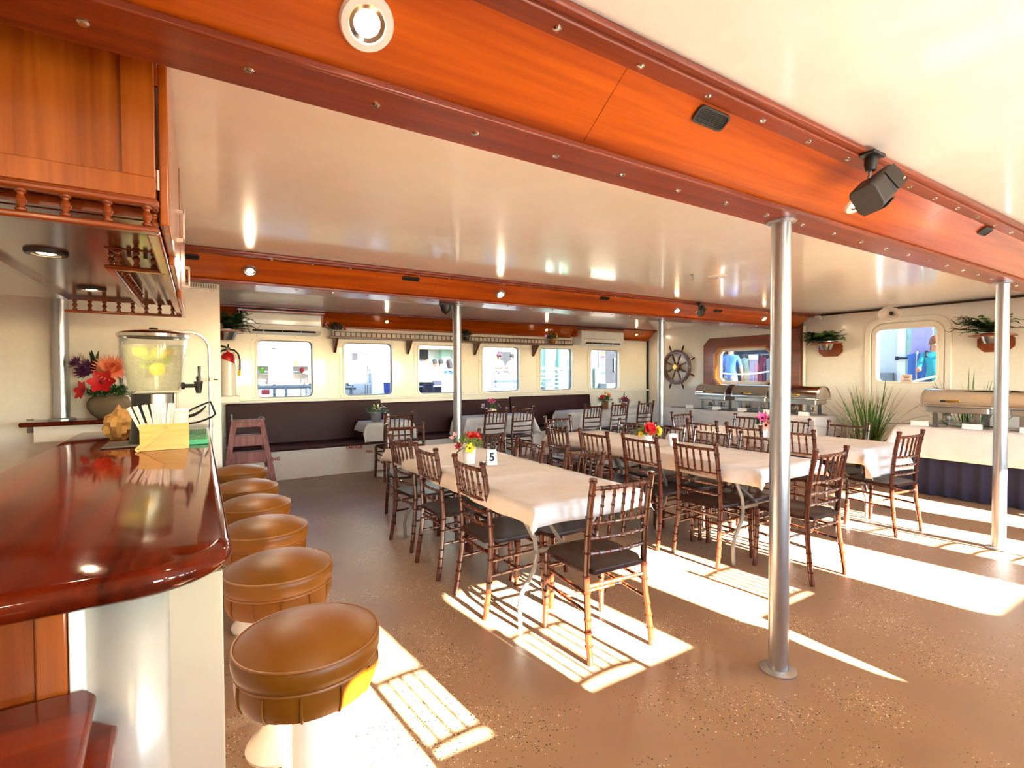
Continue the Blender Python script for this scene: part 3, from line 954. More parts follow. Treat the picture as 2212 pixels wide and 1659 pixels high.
def cloth(x0, x1, y0, y1, z, hang, label, group, m=None, fold_amp=.010, creases=(), skew=0.0, nm='tablecloth'):
    """linen over a table top; hang = (left, right, near, far)"""
    hl, hr, hn, hf = hang
    def axis(a, b, h0, h1):
        out = []
        k0 = max(3, int(h0 / .03)); k1 = max(3, int(h1 / .03))
        out += [-h0 * (1 - i / k0) for i in range(k0)]
        n = max(6, int((b - a) / .06))
        out += [(b - a) * i / n for i in range(n + 1)]
        out += [(b - a) + h1 * (i + 1) / k1 for i in range(k1)]
        return out
    us, vs_ = axis(x0, x1, hl, hr), axis(y0, y1, hn, hf)
    W, L = x1 - x0, y1 - y0
    ph = random.random() * 6
    vs = []
    for v in vs_:
        for u in us:
            dx = -u if u < 0 else (u - W if u > W else 0); sx = -1 if u < 0 else 1
            dy = -v if v < 0 else (v - L if v > L else 0); sy = -1 if v < 0 else 1
            bx, by = min(max(u, 0), W), min(max(v, 0), L)
            px, py = x0 + bx, y0 + by
            zz = z
            if dx == 0 and dy == 0:
                zz += .0012 * math.sin(u * 23 + ph) * math.sin(v * 17 + ph)
                for (ax, pos) in creases:
                    d = abs((u if ax == 'x' else v) - pos)
                    if d < .045: zz += .004 * (1 - d / .045)
            elif dx > 0 and dy > 0:
                r = math.hypot(dx, dy); a = math.atan2(dy, dx)
                s2 = math.sin(2 * a)
                o = .008 + r * .16 + .40 * r * s2 * .55
                px += sx * o * math.cos(a); py += sy * o * math.sin(a)
                zz -= r * (.97 - .14 * s2)
            else:
                d = dx + dy
                along = v if dx > 0 else u
                o = .006 + d * .10 + fold_amp * min(1, d / .1) * (math.sin(along * 9 + ph) + .6 * math.sin(along * 21 + 2 * ph)) * (1 + d)
                if dx > 0: px += sx * o
                else: py += sy * o
                zz -= max(0, d * .985 - .004)
            vs.append((px, py, zz))
    n = len(us)
    fs = [(j * n + i, j * n + i + 1, (j + 1) * n + i + 1, (j + 1) * n + i) for j in range(len(vs_) - 1) for i in range(n - 1)]
    o = MB().add(vs, fs, True).build(nm, m or M['cloth'], None, ang=1.4)
    so = o.modifiers.new('thick', 'SOLIDIFY'); so.thickness = .003; so.offset = 1
    tag(o, label, 'tablecloth', group)
    return o
TG, CG = 'white dining tables', 'white tablecloths'
ZT = .752
folding_table(1.44, 2.20, 2.09, 4.47, ZT, 'folding table five with grey wishbone legs under a white cloth', TG, life=True)
cloth(1.435, 2.205, 2.085, 4.475, ZT + .002, (.10, .11, .10, .12), 'cream-lit white cloth on table five beside the stools', CG, creases=(('y', .82),))
folding_table(3.29, 4.05, 2.02, 3.27, ZT, 'near folding table of the middle long pair, grey bent legs beside the big pillar', TG)
folding_table(3.29, 4.05, 3.29, 4.54, ZT, 'far folding table of the middle long pair, under the red flower', TG)
cloth(3.285, 4.055, 3.22, 4.545, ZT + .002, (.09, .11, .05, .24), 'white cloth on the far half of the middle long table', CG)
cloth(3.280, 4.060, 2.015, 3.20, ZT + .006, (.12, .12, .09, .0001 + .06), 'white cloth on the near half of the middle long table, beside the pillar', CG, creases=(('y', .86),))
folding_table(4.93, 5.69, 2.09, 4.20, ZT, 'folding table of the right long row in front of the buffets', TG)
cloth(4.925, 5.695, 2.085, 4.205, ZT + .002, (.13, .12, .25, .2), 'white cloth with a deep front drop on the right long table', CG, creases=(('y', .7),))
def pedestal_table(x0, x1, y0, y1, label):
    cx, cy = (x0 + x1) / 2, (y0 + y1) / 2
    t = thing('pedestal_table', label, 'table', (cx, cy, 0), group=TG)
    MB().box((0, 0, ZT - .022), (x1 - x0, y1 - y0, .04)).build('tabletop', M['paint'], t, bev=.006)
    ps = [0] if x1 - x0 < 1 else [-(x1 - x0) * .3, (x1 - x0) * .3]
    for p in ps:
        MB().lathe([(.0001, .0), (.19, .0), (.19, .012), (.05, .03), (.035, .05)], (p, -.12, 0), 24).build('base_plate', M['enamel'], t)
        MB().cyl((p, -.12, .03), (p, -.12, ZT - .04), .032, n=16).build('column', M['enamel'], t)
    return t
pedestal_table(1.96, 2.61, 6.93, 7.36, 'small pedestal table two in front of the brown bench')
cloth(1.955, 2.615, 6.925, 7.365, ZT + .002, (.14, .12, .26, .06), 'lavender-lit white cloth on the small table two by the bench', CG)
pedestal_table(3.50, 4.72, 6.93, 7.36, 'pedestal table three beside the bench behind the thin pillar')
cloth(3.495, 4.725, 6.925, 7.365, ZT + .002, (.34, .34, .30, .06), 'white cloth on table three behind the thin pillar', CG)
pedestal_table(5.53, 7.72, 6.96, 7.36, 'long pedestal table nine beside the bench in the far corner')
cloth(5.525, 7.725, 6.955, 7.365, ZT + .002, (.30, .30, .34, .06), 'long white cloth on table nine in the far corner', CG)
# camera-side table whose shadow trims the sun patches
folding_table(.95, 2.88, -1.0, -.24, ZT, 'folding table behind the camera along the sunny windows', TG)
cloth(.945, 2.885, -1.005, -.235, ZT + .002, (.1, .06, .1, .1), 'white cloth on the table behind the camera', CG)

folding_table(3.02, 3.80, -1.0, -.24, ZT, 'short folding table behind the camera right of the first one', TG)
cloth(3.015, 3.805, -1.005, -.235, ZT + .002, (.06, .06, .1, .1), 'white cloth on the short table behind the camera', CG)
# buffet tables: white cloth over a pleated navy skirt
BZ = .79
def buffet(x0, x1, y0, y1, label, skirt_label, cl_label, hang):
    cx, cy = (x0 + x1) / 2, (y0 + y1) / 2
    t = thing('buffet_table', label, 'table', (cx, cy, 0), group='buffet tables along the end wall')
    MB().box((0, 0, BZ - .022), (x1 - x0, y1 - y0, .04)).build('tabletop', M['paint'], t, bev=.006)
    for sx in (-1, 1):
        for sy in (-1, 1):
            MB().cyl((sx * ((x1 - x0) / 2 - .08), sy * ((y1 - y0) / 2 - .12), 0), (sx * ((x1 - x0) / 2 - .08), sy * ((y1 - y0) / 2 - .12), BZ - .04), .016).build('leg', M['steeldark'], t)
    # skirt path round front and both ends, gathered in soft box pleats
    path = []
    pts = [(x1 - .02, y0 - .008), (x0 - .008, y0 - .008), (x0 - .008, y1 + .008), (x1 - .02, y1 + .008)]
    for (ax, ay), (bx_, by_) in zip(pts[:-1], pts[1:]):
        d = math.hypot(bx_ - ax, by_ - ay)
        k = int(d / .02)
        nx, ny = (by_ - ay) / d, -(bx_ - ax) / d
        if (ax + bx_) / 2 * 0 + nx * ((ax + bx_) / 2 - cx) + ny * ((ay + by_) / 2 - cy) < 0: nx, ny = -nx, -ny
        for i in range(k):
            path.append((ax + (bx_ - ax) * i / k, ay + (by_ - ay) * i / k, nx, ny, i * d / k))
    vs, fs = [], []
    rows = 6
    for r in range(rows):
        f = r / (rows - 1)
        for (px, py, nx, ny, s) in path:
            w = s % .155
            a = .006 + (.018 + .022 * f) * (.5 + .5 * math.cos(2 * PI * s / .155 + .5 * math.sin(s * 3.1))) ** 1.6
            vs.append((px + nx * a, py + ny * a, BZ - .03 - (BZ - .045) * f))
    n = len(path)
    fs = [(r * n + i, r * n + i + 1, (r + 1) * n + i + 1, (r + 1) * n + i) for r in range(rows - 1) for i in range(n - 1)]
    sk = MB().add(vs, fs, True).build('table_skirt', M['navy'], None, ang=1.5)
    tag(sk, skirt_label, 'skirt', 'navy buffet skirts')
    cloth(x0 - .05, x1 + .0, y0 - .05, y1 + .05, BZ + .002, hang, cl_label, CG, fold_amp=.004)
    return t
buffet(7.42, 8.16, 3.80, 6.72, 'long buffet table below the octagonal window and ship wheel', 'navy pleated skirt of the far buffet, mostly behind chairs', 'lavender-white cloth over the far buffet under the octagonal window', (.34, .05, .30, .30))
buffet(7.22, 7.92, .35, 2.64, 'buffet table at the right edge in front of the end door', 'dark navy pleated skirt under the right-hand buffet', 'big white cloth over the right-hand buffet, pointed at its left corner', (.36, .05, .30, .34))

# chafing dishes: roll lid turned about y
def chafer(x, y, label, w=.60, open_=False):
    t = thing('chafing_dish', label, 'chafing dish', (x, y, BZ + .006), group='steel chafing dishes on the buffets')
    d = .36
    r = .185
    zr = .255
    lid = MB()
    prof = [(-r * math.cos(PI * i / 14), zr + r * math.sin(PI * i / 14) * .98) for i in range(15)]
    n = len(prof)
    vs = [(px, -w / 2, pz) for px, pz in prof] + [(px, w / 2, pz) for px, pz in prof]
    lid.add(vs, [(i, i + 1, n + i + 1, n + i) for i in range(n - 1)], True)
    lid.add(vs, [tuple(range(n)), tuple(range(n, 2 * n))], False)
    lo = lid.build('roll_lid', M['chrome'], t, ang=.7)
    for s in (-1, 1):
        q = MB()
        a = [(px * 1.02, pz + .002) for px, pz in prof]
        q.add([(px, s * w / 2 - .012, pz) for px, pz in a] + [(px, s * w / 2 + .012, pz) for px, pz in a], [(i, i + 1, n + i + 1, n + i) for i in range(n - 1)], True)
        q.build('lid_band', M['steel'], lo)
    MB().box((-r * .985, .02, zr + .045), (.030, .13, .026)).build('handle', M['brass'], lo, bev=.006)
    MB().box((-r * .985, .11, zr + .045), (.028, .05, .024)).build('handle_grip', M['black'], lo, bev=.006)
    MB().ring(rrect(-.205, .205, -w / 2 - .02, w / 2 + .02, .04), rrect(-.17, .17, -w / 2 + .02, w / 2 - .02, .03), XY(zr - .02), 0, .018).build('rim', M['steel'], t, bev=.004)
    pan = MB()
    pan.prism(rrect(-.165, .165, -w / 2 + .025, w / 2 - .025, .03), XY(zr - .095), 0, .078)
    pan.build('water_pan', M['steel'], t, bev=.012)
    for sx in (-1, 1):
        for sy in (-1, 1):
            X, Y = sx * .15, sy * (w / 2 - .13)
            MB().box((X, Y, .118), (.012, .055, .236)).box((X, Y + sy * .05, .006), (.02, .11, .010)).build('leg', M['steeldark'], t, bev=.002)
    MB().box((0, 0, .05), (.22, w - .25, .006)).build('burner_shelf', M['steeldark'], t)
    for s in (-1, 1):
        MB().lathe([(.0001, 0), (.042, 0), (.044, .003), (.044, .062), (.040, .066), (.03, .062), (.0001, .062)], (0, s * .12, .054), 18).build('burner_can', M['chrome'], t)
    return t
chafer(7.83, 5.66, 'chafing dish farthest left on the far buffet, nearest the ship wheel')
chafer(7.83, 4.93, 'middle chafing dish on the far buffet, left of the big pillar')
chafer(7.83, 4.15, 'chafing dish at the near end of the far buffet beside the grassy plant')
chafer(7.58, 2.20, 'gold-lit chafing dish on the right buffet, left of the pillar', .64)
chafer(7.58, 1.45, 'chafing dish on the right buffet, right of the pillar at the edge', .64)
# white tent cards, spoons and tongs along the far buffet
for k, (x, y, lab) in enumerate(((7.56, 6.02, 'white tent card first from the left on the far buffet'), (7.56, 5.46, 'white tent card second from the left on the far buffet'), (7.56, 4.98, 'white tent card third from the left on the far buffet'), (7.54, 4.52, 'white tent card fourth from the left, just left of the pillar'), (7.54, 3.98, 'grey-white tent card at the near end of the far buffet'),
                                 (7.30, 2.50, 'cream label card at the left end of the right buffet'), (7.30, 2.02, 'cream label card under the first chafing dish of the right buffet'), (7.30, 1.55, 'cream label card right of the pillar on the right buffet'))):
    c = thing('tent_card', lab, 'card', (x, y, BZ + .006), group='label cards on the buffets')
    h = .06 if k < 5 else .058
    wd = .15 if k < 5 else .17
    MB().box((-.012, 0, h / 2), (.0015, wd, h), Matrix.Rotation(R(14), 3, 'Y')).build('front_leaf', M['paper'], c)
    MB().box((.014, 0, h / 2), (.0015, wd, h), Matrix.Rotation(R(-14), 3, 'Y')).build('back_leaf', M['paper'], c)
for k, (x, y, rz, lab) in enumerate(((7.50, 6.22, 20, 'black tongs at the wheel end of the far buffet'), (7.48, 5.72, 5, 'dark serving tongs between the first two cards'), (7.48, 5.22, 10, 'serving tongs between the second and third cards'), (7.47, 4.74, 5, 'black serving tongs left of the fourth card'))):
    t = thing('serving_tongs', lab, 'tongs', (x, y, BZ + .008), R(rz), 'tongs on the far buffet')
    for s in (-1, 1):
        MB().tube([(s * .004, -.13, .012), (s * .018, -.02, .012), (s * .022, .10, .010)], [.006, .005, .004], 6).ball((s * .022, .115, .010), .02, 8, (.7, 1.3, .3)).build('arm', M['black'], t)
for k, (x, y, rz, lab) in enumerate(((7.29, 2.72, 28, 'steel serving spoon at the left corner of the right buffet'), (7.27, 2.25, 22, 'steel serving spoon between the two cream cards of the right buffet'))):
    t = thing('serving_spoon', lab, 'spoon', (x, y, BZ + .010), R(rz), 'spoons on the right buffet')
    MB().tube([(0, -.20, .004), (0, -.02, .010), (0, .05, .006)], [.006, .005, .006], 6).build('handle', M['steeldark'], t)
    MB().ball((0, .09, .006), .04, 12, (.75, 1.2, .22)).build('bowl', M['steeldark'], t)
# ---------------------------------------------------------------- bar
def edge_loft(loop_fn, steps, f, mb=None, cap=True):
    """stack of loops: steps = [(inset, z)]"""
    mb = mb or MB()
    loops = [[(u, v, z) for u, v in loop_fn(i)] for i, z in steps]
    n = len(loops[0])
    vs = [p for lp in loops for p in lp]
    fs = [(k * n + i, k * n + (i + 1) % n, (k + 1) * n + (i + 1) % n, (k + 1) * n + i) for k in range(len(loops) - 1) for i in range(n)]
    fs += [tuple(reversed(range(n))), tuple(range((len(loops) - 1) * n, len(loops) * n))]
    return mb.add(vs, fs, True)
BT = 1.05
def bar_loop(ins):
    x0, x1, y0, y1, r = -.70 + ins, .062 - ins, 1.215 + ins, 4.648, .17
    pts = []
    for i in range(13):
        t = R(-90 + 90 * i / 12)
        pts.append((x1 - r + r * math.cos(t), y0 + r + r * math.sin(t)))
    return pts + [(x1, y1), (x0, y1), (x0, y0)]
bar = thing('bar_counter', 'long glossy mahogany bar counter with rounded near corner', 'bar', (0, 0, 0))
steps = []
T = .058
for i in range(9):
    a = PI * i / 8
    steps.append((.026 * (1 - math.sin(a)), BT - T / 2 - T / 2 * math.cos(a)))
edge_loft(bar_loop, steps, None).build('counter_top', M['bar'], bar, ang=.9)
MB().box2((-.64, 1.36, 0), (.028, 4.645, BT - T)).build('bar_base', M['paint'], bar, bev=.006)
MB().box2((-.075, 1.345, 0), (.040, 1.362, BT - T - .01)).build('end_panel', mat('tan_cream_paint', '#c2b196', .35), bar, bev=.003)
# bowed metal sheet on the end, then veneer panels and posts
sh = MB()
k = 14
prof = [(-.215 + .150 * i / k, 1.345 - .035 * math.sin(PI * (i / k) ** 1.3)) for i in range(k + 1)]
vs = [(x, y, 0) for x, y in prof] + [(x, y, BT - T - .005) for x, y in prof]
sh.add(vs, [(i, i + 1, k + 2 + i, k + 1 + i) for i in range(k)], True)
so = sh.build('metal_sheet', M['pvc'], bar, ang=1.5)
sd_ = so.modifiers.new('t', 'SOLIDIFY'); sd_.thickness = .003
MB().box2((-.232, 1.325, .70), (-.206, 1.36, BT - T - .004)).build('cream_jamb', M['frame'], bar, bev=.003)
MB().box2((-.70, 1.335, .70), (-.285, 1.36, BT - T - .004)).build('veneer_panel', M['barwood'], bar)
MB().box2((-.283, 1.325, .70), (-.234, 1.36, BT - T - .004)).build('veneer_post', M['barwood'], bar, bev=.004)
st = thing('bar_step', 'red-brown varnished wooden slab below the near end of the bar', 'ledge', (0, 0, 0))
MB().prism([(-.70, 1.322), (-.205, 1.322), (-.185, 1.29), (-.155, .75), (-.70, .75)], XY(.775), 0, .026).build('upper_slab', M['step'], st, bev=.008)
MB().prism([(-.70, 1.322), (-.200, 1.322), (-.150, 1.27), (-.125, .75), (-.70, .75)], XY(.71), 0, .026).build('lower_slab', M['step'], st, bev=.008)
MB().box2((-.68, .78, 0), (-.19, 1.31, .71)).build('cupboard_body', M['barwood'], st)
lg = thing('bar_ledge', 'dark wooden ledge at the back of the bar under the flower pot', 'ledge', (0, 0, 0))
MB().box2((-.98, 4.36, 1.106), (-.36, 4.648, 1.135)).build('ledge_top', M['bar'], lg, bev=.008)
MB().box2((-.92, 4.42, 1.0), (-.40, 4.645, 1.106)).build('ledge_box', M['paint'], lg)

# stools
def make_stool():
    t = thing('bar_stool', 'x', 'stool', group='row of tan bar stools')
    MB().lathe([(.0001, 0), (.125, 0), (.127, .012), (.118, .026), (.085, .055), (.062, .095), (.055, .13), (.0001, .13)], n=32).build('base', M['enamel'], t)
    MB().cyl((0, 0, .12), (0, 0, .56), .047, n=28).build('column', M['enamel'], t)
    ms = mat('stool_plate', '#b8b4ac', .3, .9)
    MB().lathe([(.0001, .548), (.14, .548), (.15, .556), (.0001, .562)], n=28).build('swivel_plate', ms, t)
    MB().lathe([(.0001, .555), (.160, .555), (.178, .565), (.186, .585), (.188, .61), (.186, .634), (.178, .640)], n=40).build('skirt', M['leather'], t)
    cu = MB()
    cu.lathe([(.178, .637), (.189, .643), (.195, .662), (.196, .684), (.192, .700), (.187, .703), (.150, .723), (.10, .737), (.05, .743), (.0001, .745)], n=44)
    cu.build('cushion', M['leather'], t, ang=1.2)
    def torus(r, z, rr, nm):
        MB().tube([(r * math.cos(2 * PI * i / 44), r * math.sin(2 * PI * i / 44), z) for i in range(44)], rr, 6, closed=True).build(nm, M['leatherdk'], t)
    torus(.1915, .7015, .0034, 'piping'); torus(.187, .6395, .0038, 'piping')
    rib = None
    for i in range(12):
        a = 2 * PI * (i + .5) / 12
        if rib is None:
            rib = MB().tube([(.160, 0, .556), (.178, 0, .564), (.1875, 0, .585), (.1895, 0, .61), (.1875, 0, .632)], .0036, 6).build('seam_rib', M['leather'], t)
            rib.rotation_euler = (0, 0, a)
        else:
            dup_part(rib, t, (0, 0, 0), (0, 0, a))
    return t
stool0 = make_stool()
SL = ['tan leather bar stool nearest the camera', 'second tan bar stool from the camera', 'third tan bar stool from the camera', 'fourth tan bar stool from the camera', 'fifth tan bar stool from the camera', 'farthest tan bar stool, in front of the ladder']
for i, (x, y) in enumerate(((.253, 1.505), (.252, 2.11), (.258, 2.68), (.256, 3.20), (.252, 3.72), (.252, 4.36))):
    if i == 0:
        stool0.location = (x, y, 0); stool0['label'] = SL[0]
    else:
        dup(stool0, (x, y, 0), R(11 * i), SL[i])

# overhead cabinet with glass galleries
ov = thing('overhead_cabinet', 'glossy wooden cabinet hanging over the bar with spindle galleries', 'cabinet', (0, 0, 0))
MB().box2((-1.10, 1.60, 1.862), (-.10, 3.62, CEIL)).build('cabinet_body', M['cabdark'], ov)
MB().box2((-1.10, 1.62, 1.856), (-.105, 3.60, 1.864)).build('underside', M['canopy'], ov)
fr = MB()
fr.box2((-1.1, 1.52, 1.86), (-.084, 1.598, 1.925)).box2((-.15, 1.52, 1.925), (-.084, 1.598, CEIL)).box2((-1.1, 1.52, 2.32), (-.15, 1.598, CEIL))
fr.build('face_frame', M['cab'], ov, bev=.002)
MB().box2((-1.1, 1.535, 1.926), (-.151, 1.59, 2.319)).build('face_panel', M['cab'], ov)
MB().box2((-1.1, 1.505, 1.85), (-.080, 1.53, 1.872)).build('bottom_moulding', M['cabx'], ov, bev=.007)
spin = MB().lathe([(.0075, 0), (.0105, .003), (.0105, .007), (.007, .010), (.006, .014), (.009, .019), (.0115, .026), (.009, .033), (.006, .038), (.007, .042), (.0105, .045), (.0105, .049), (.0075, .052)], n=12)
sp0 = [None]
def gallery(p0, p1, z, n, nm, w=.030, gap=.075, first=.0):
    """bottom and top rails with turned spindles between two points"""
    a, b = Vector((*p0, 0)), Vector((*p1, 0))
    d = (b - a).length
    ang = math.atan2((b - a).y, (b - a).x)
    q = Matrix.Rotation(ang, 3, 'Z')
    mid = (a + b) / 2
    g = MB().box((mid.x, mid.y, z + .0075), (d + w, w, .015), q).build('gallery_rail', M['cabx'], ov, bev=.005)
    MB().box((mid.x, mid.y, z + .0735), (d + w, w * .8, .013), q).build('gallery_rail', M['cabx'], ov, bev=.004)
    for i in range(n):
        t = (i + .5) / n if first == 0 else (first + i * gap) / d
        if t > 1: break
        p = a.lerp(b, t)
        if sp0[0] is None:
            sp0[0] = spin.build('spindle', M['cabx'], g); sp0[0].location = (p.x, p.y, z + .015)
        else:
            dup_part(sp0[0], g, (p.x, p.y, z + .015))
gallery((-.092, 1.515), (-1.0, 1.515), 1.785, 13, 'front', first=.010)
gallery((-.092, 1.545), (-.092, 3.50), 1.785, 26, 'side')
gallery((-.092, 3.50), (-.585, 3.50), 1.772, 8, 'back', w=.024)
gallery((-.10, 2.10), (-.245, 2.10), 1.785, 3, 'rack front', w=.024)
gallery((-.245, 2.12), (-.245, 3.20), 1.785, 14, 'rack side', w=.024)
MB().box2((-.60, 3.485, 1.845), (-.08, 3.515, 1.862)).build('back_rail', M['cabx'], ov)
for y in (1.57, 1.605):
    MB().box2((-1.0, y, 1.835), (-.11, y + .02, 1.858)).build('rack_runner', M['cabdark'], ov)
for x in (-.20, -.155):
    MB().box2((x, 2.12, 1.835), (x + .012, 3.45, 1.857)).build('rack_runner', M['cabdark'], ov)
MB().box2((-.60, 1.62, 1.835), (-.575, 3.50, 1.862)).build('back_edge', M['cabdark'], ov)
# folded shutters on the stool side, with bracket handles and hinges
for (y0, y1, x0, x1, z0, nm) in ((1.565, 1.985, -.079, -.058, 1.822, 'shutter'), (1.995, 2.62, -.079, -.062, 1.80, 'shutter'), (2.64, 3.55, -.076, -.060, 1.775, 'shutter')):
    p = MB().box2((x0, y0, z0), (x1, y1, 2.345)).build(nm, M['cab'], ov, bev=.004)
    if y0 > 1.9:
        yc = (2.22, 3.30)[y0 > 2.3]
        zc = (1.985, 1.975)[y0 > 2.3]
        hm = MB()
        hm.box2((x1 - .002, yc - .012, zc + .045), (x1 + .026, yc + .012, zc + .058)).box2((x1 - .002, yc - .012, zc - .058), (x1 + .026, yc + .012, zc - .045)).box2((x1 + .018, yc - .012, zc - .058), (x1 + .026, yc + .012, zc + .058))
        hm.build('handle', M['white'], p, bev=.002)
for z in (1.93, 2.19):
    MB().cyl((-.0815, 1.557, z - .025), (-.0815, 1.557, z + .025), .005, n=8).build('hinge', M['chrome'], ov)
for (x, y, lab) in ((-.43, 2.27, 'glowing lamp under the bar cabinet, nearer one'), (-.43, 3.11, 'glowing lamp under the bar cabinet, farther one')):
    downlight((x, y, 1.855), (0, 0, -1), .058, lab, 'lamps under the bar cabinet', ring='black', power=9)

# drinks dispenser
dx, dy = -.215, 3.50
dp = thing('drink_dispenser', 'clear drinks dispenser with lemon water, chrome lid and black tap', 'dispenser', (dx, dy, BT))
clear = M['glass']
def murk(name, col, clear_f):
    m = bpy.data.materials.new(name); m.use_nodes = True
    nt = m.node_tree; nt.nodes.clear()
    o = nt.nodes.new('ShaderNodeOutputMaterial'); t = nt.nodes.new('ShaderNodeBsdfTransparent')
    d = nt.nodes.new('ShaderNodeBsdfTranslucent'); e = nt.nodes.new('ShaderNodeBsdfDiffuse'); g = nt.nodes.new('ShaderNodeBsdfGlossy')
    g.inputs['Roughness'].default_value = .08
    for n in (d, e): n.inputs['Color'].default_value = (*hexc(col), 1)
    nz = nt.nodes.new('ShaderNodeTexNoise'); nz.inputs['Scale'].default_value = 22
    mr = nt.nodes.new('ShaderNodeMapRange'); mr.inputs['To Min'].default_value = clear_f - .15; mr.inputs['To Max'].default_value = clear_f + .15
    nt.links.new(nz.outputs['Fac'], mr.inputs['Value'])
    m1 = nt.nodes.new('ShaderNodeMixShader'); m2 = nt.nodes.new('ShaderNodeMixShader'); m3 = nt.nodes.new('ShaderNodeMixShader')
    m3.inputs[0].default_value = .07
    nt.links.new(d.outputs[0], m1.inputs[1]); nt.links.new(e.outputs[0], m1.inputs[2])
    nt.links.new(mr.outputs['Result'], m2.inputs[0]); nt.links.new(m1.outputs[0], m2.inputs[1]); nt.links.new(t.outputs[0], m2.inputs[2])
    nt.links.new(m2.outputs[0], m3.inputs[1]); nt.links.new(g.outputs[0], m3.inputs[2]); nt.links.new(m3.outputs[0], o.inputs['Surface'])
    return m
water = murk('cloudy_lemon_water', '#e4e0bc', .58)
MB().lathe([(.0001, .285), (.118, .285), (.128, .30), (.132, .33), (.146, .45), (.160, .575), (.163, .605), (.156, .605), (.153, .575), (.139, .45), (.125, .33), (.115, .300), (.0001, .295)], n=40).build('body', clear, dp)
wt = MB().lathe([(.0001, .298), (.113, .300), (.123, .33), (.137, .45), (.150, .555), (.0001, .556)], n=36).build('lemon_water', water, dp)
lem = mat('lemon_peel', '#ffd21a', .35); limes = mat('lime_peel', '#86a82c', .35); flesh = mat('lemon_flesh', '#ffec8c', .3)
for (px, py, pz, rx, m_) in ((.03, -.075, .515, 70, lem), (-.02, -.07, .49, 40, limes), (.05, -.065, .48, 100, limes), (.02, -.09, .42, 80, lem), (-.03, -.06, .44, 30, limes), (.06, -.05, .52, 20, lem), (-.06, -.05, .52, 60, lem)):
    q = Matrix.Rotation(R(rx), 3, 'X') @ Matrix.Rotation(R(rx * 1.7), 3, 'Z')
    MB().lathe([(.0001, -.005), (.036, -.005), (.038, 0), (.036, .005), (.0001, .005)], (px, py, pz), 16, q).build('citrus_slice', m_, wt)
ice = murk('ice', '#f8f8ee', .35)
MB().lathe([(.0001, .31), (.045, .31), (.045, .42), (.040, .425), (.0001, .425)], n=20).build('ice_core', ice, dp)
MB().lathe([(.0001, .640), (.018, .640), (.020, .655), (.022, .648), (.0001, .652)], n=20).build('lid_knob', M['black'], dp)
MB().lathe([(.160, .600), (.170, .602), (.172, .618), (.160, .626), (.10, .640), (.03, .646), (.0001, .646)], n=40).build('lid', M['chrome'], dp)
MB().lathe([(.0001, .005), (.095, .005), (.092, .03), (.092, .28), (.10, .285), (.0001, .285)], n=32).build('stand_core', M['steel'], dp)
for a0, a1 in ((195, 262), (-8, 12)):
    MB().lathe([(.130, .012), (.122, .03), (.108, .15), (.112, .284), (.104, .284), (.100, .15), (.114, .03), (.12, .012), (.130, .012)], n=16, arc=(R(a0), R(a1))).build('stand_leg', M['black'], dp, ang=1.2)
tp = MB()
tp.lathe([(.0001, -.01), (.020, -.008), (.022, .006), (.012, .012)], (.135, -.015, .325), 14, Matrix.Rotation(R(90), 3, 'Y'))
tp.tube([(.125, -.015, .325), (.205, -.02, .325)], .011, 12)
tp.lathe([(.012, -.045), (.018, -.02), (.021, .012), (.024, .018), (.024, .024), (.0001, .026)], (.212, -.02, .325), 16)
tp.tube([(.212, -.02, .35), (.212, -.02, .372), (.216, -.02, .385), (.217, -.02, .44)], [.010, .014, .008, .009], 10)
tp.build('tap', M['black'], dp)
MB().box2((-.44 - dx, 3.33 - dy, .001), (-.135 - dx, 3.62 - dy, .012)).build('drip_mat', M['char'], dp, bev=.004)

# straw caddy with straws and a cup
cdx, cdy = -.155, 3.20
cd = thing('straw_caddy', 'pale wooden straw box with a slanted handle bar on the bar', 'caddy', (cdx, cdy, BT))
MB().box2((-.105, -.05, .001), (.105, -.042, .135)).build('front_board', M['pine'], cd, bev=.001)
MB().box2((-.105, .042, .001), (.105, .05, .135)).build('back_board', M['pine'], cd, bev=.001)
for s in (-1, 1):
    MB().box2((s * .105, -.042, .001), (s * .097, .042, .135)).build('end_board', M['pine'], cd)
MB().box2((-.097, -.042, .001), (.097, .042, .010)).build('bottom_board', M['pine'], cd)
hb_ = MB().prism([(-.112 + .013 * math.cos(R(a)), .012 + .013 * math.sin(R(a))) for a in (130, 170, 210, 250, 290, 310)] + [(.006 + .012 * math.cos(R(a)), .118 + .012 * math.sin(R(a))) for a in (-50, -10, 30, 70, 110, 130)], lambda u, v, h: (u, -.058 + h, v), 0, .008).build('handle_bar', M['pine'], cd, bev=.001)
for (u, v) in ((-.110, .014), (.004, .116)):
    MB().cyl((u, -.062, v), (u, -.055, v), .0045, n=10).build('bolt', M['steeldark'], hb_)
random.seed(11)
straw_mb = MB().cyl((0, 0, 0), (0, 0, .228), .0042, n=7)
straw_me = None
wrap = mat('paper_straw_wrapper', '#f6e6dc', .7)
for i in range(34):
    px = -.088 + .110 * ((i % 12) / 11) + random.uniform(-.004, .004)
    py = -.030 + .026 * (i // 12) + random.uniform(-.005, .005)
    if straw_me is None:
        s = straw_mb.build('drinking_straw', wrap); straw_me = s
    else:
        s = straw_me.copy(); C.objects.link(s)
    s.location = (cdx + px * .72, cdy + py * .8, BT + .012)
    fan = (px + .025) * 6.0
    s.rotation_euler = (random.uniform(-.10, .06) - py * 1.2, max(-.46, min(.10, fan + random.uniform(-.12, .10))), 0)
    tag(s, 'white paper-wrapped straw bundled in the pale wooden caddy', 'straw', 'paper straws in the wooden caddy')
cp = thing('plastic_cup', 'frosted white plastic tub beside the straws in the caddy', 'cup', (cdx + .066, cdy + .004, BT + .012))
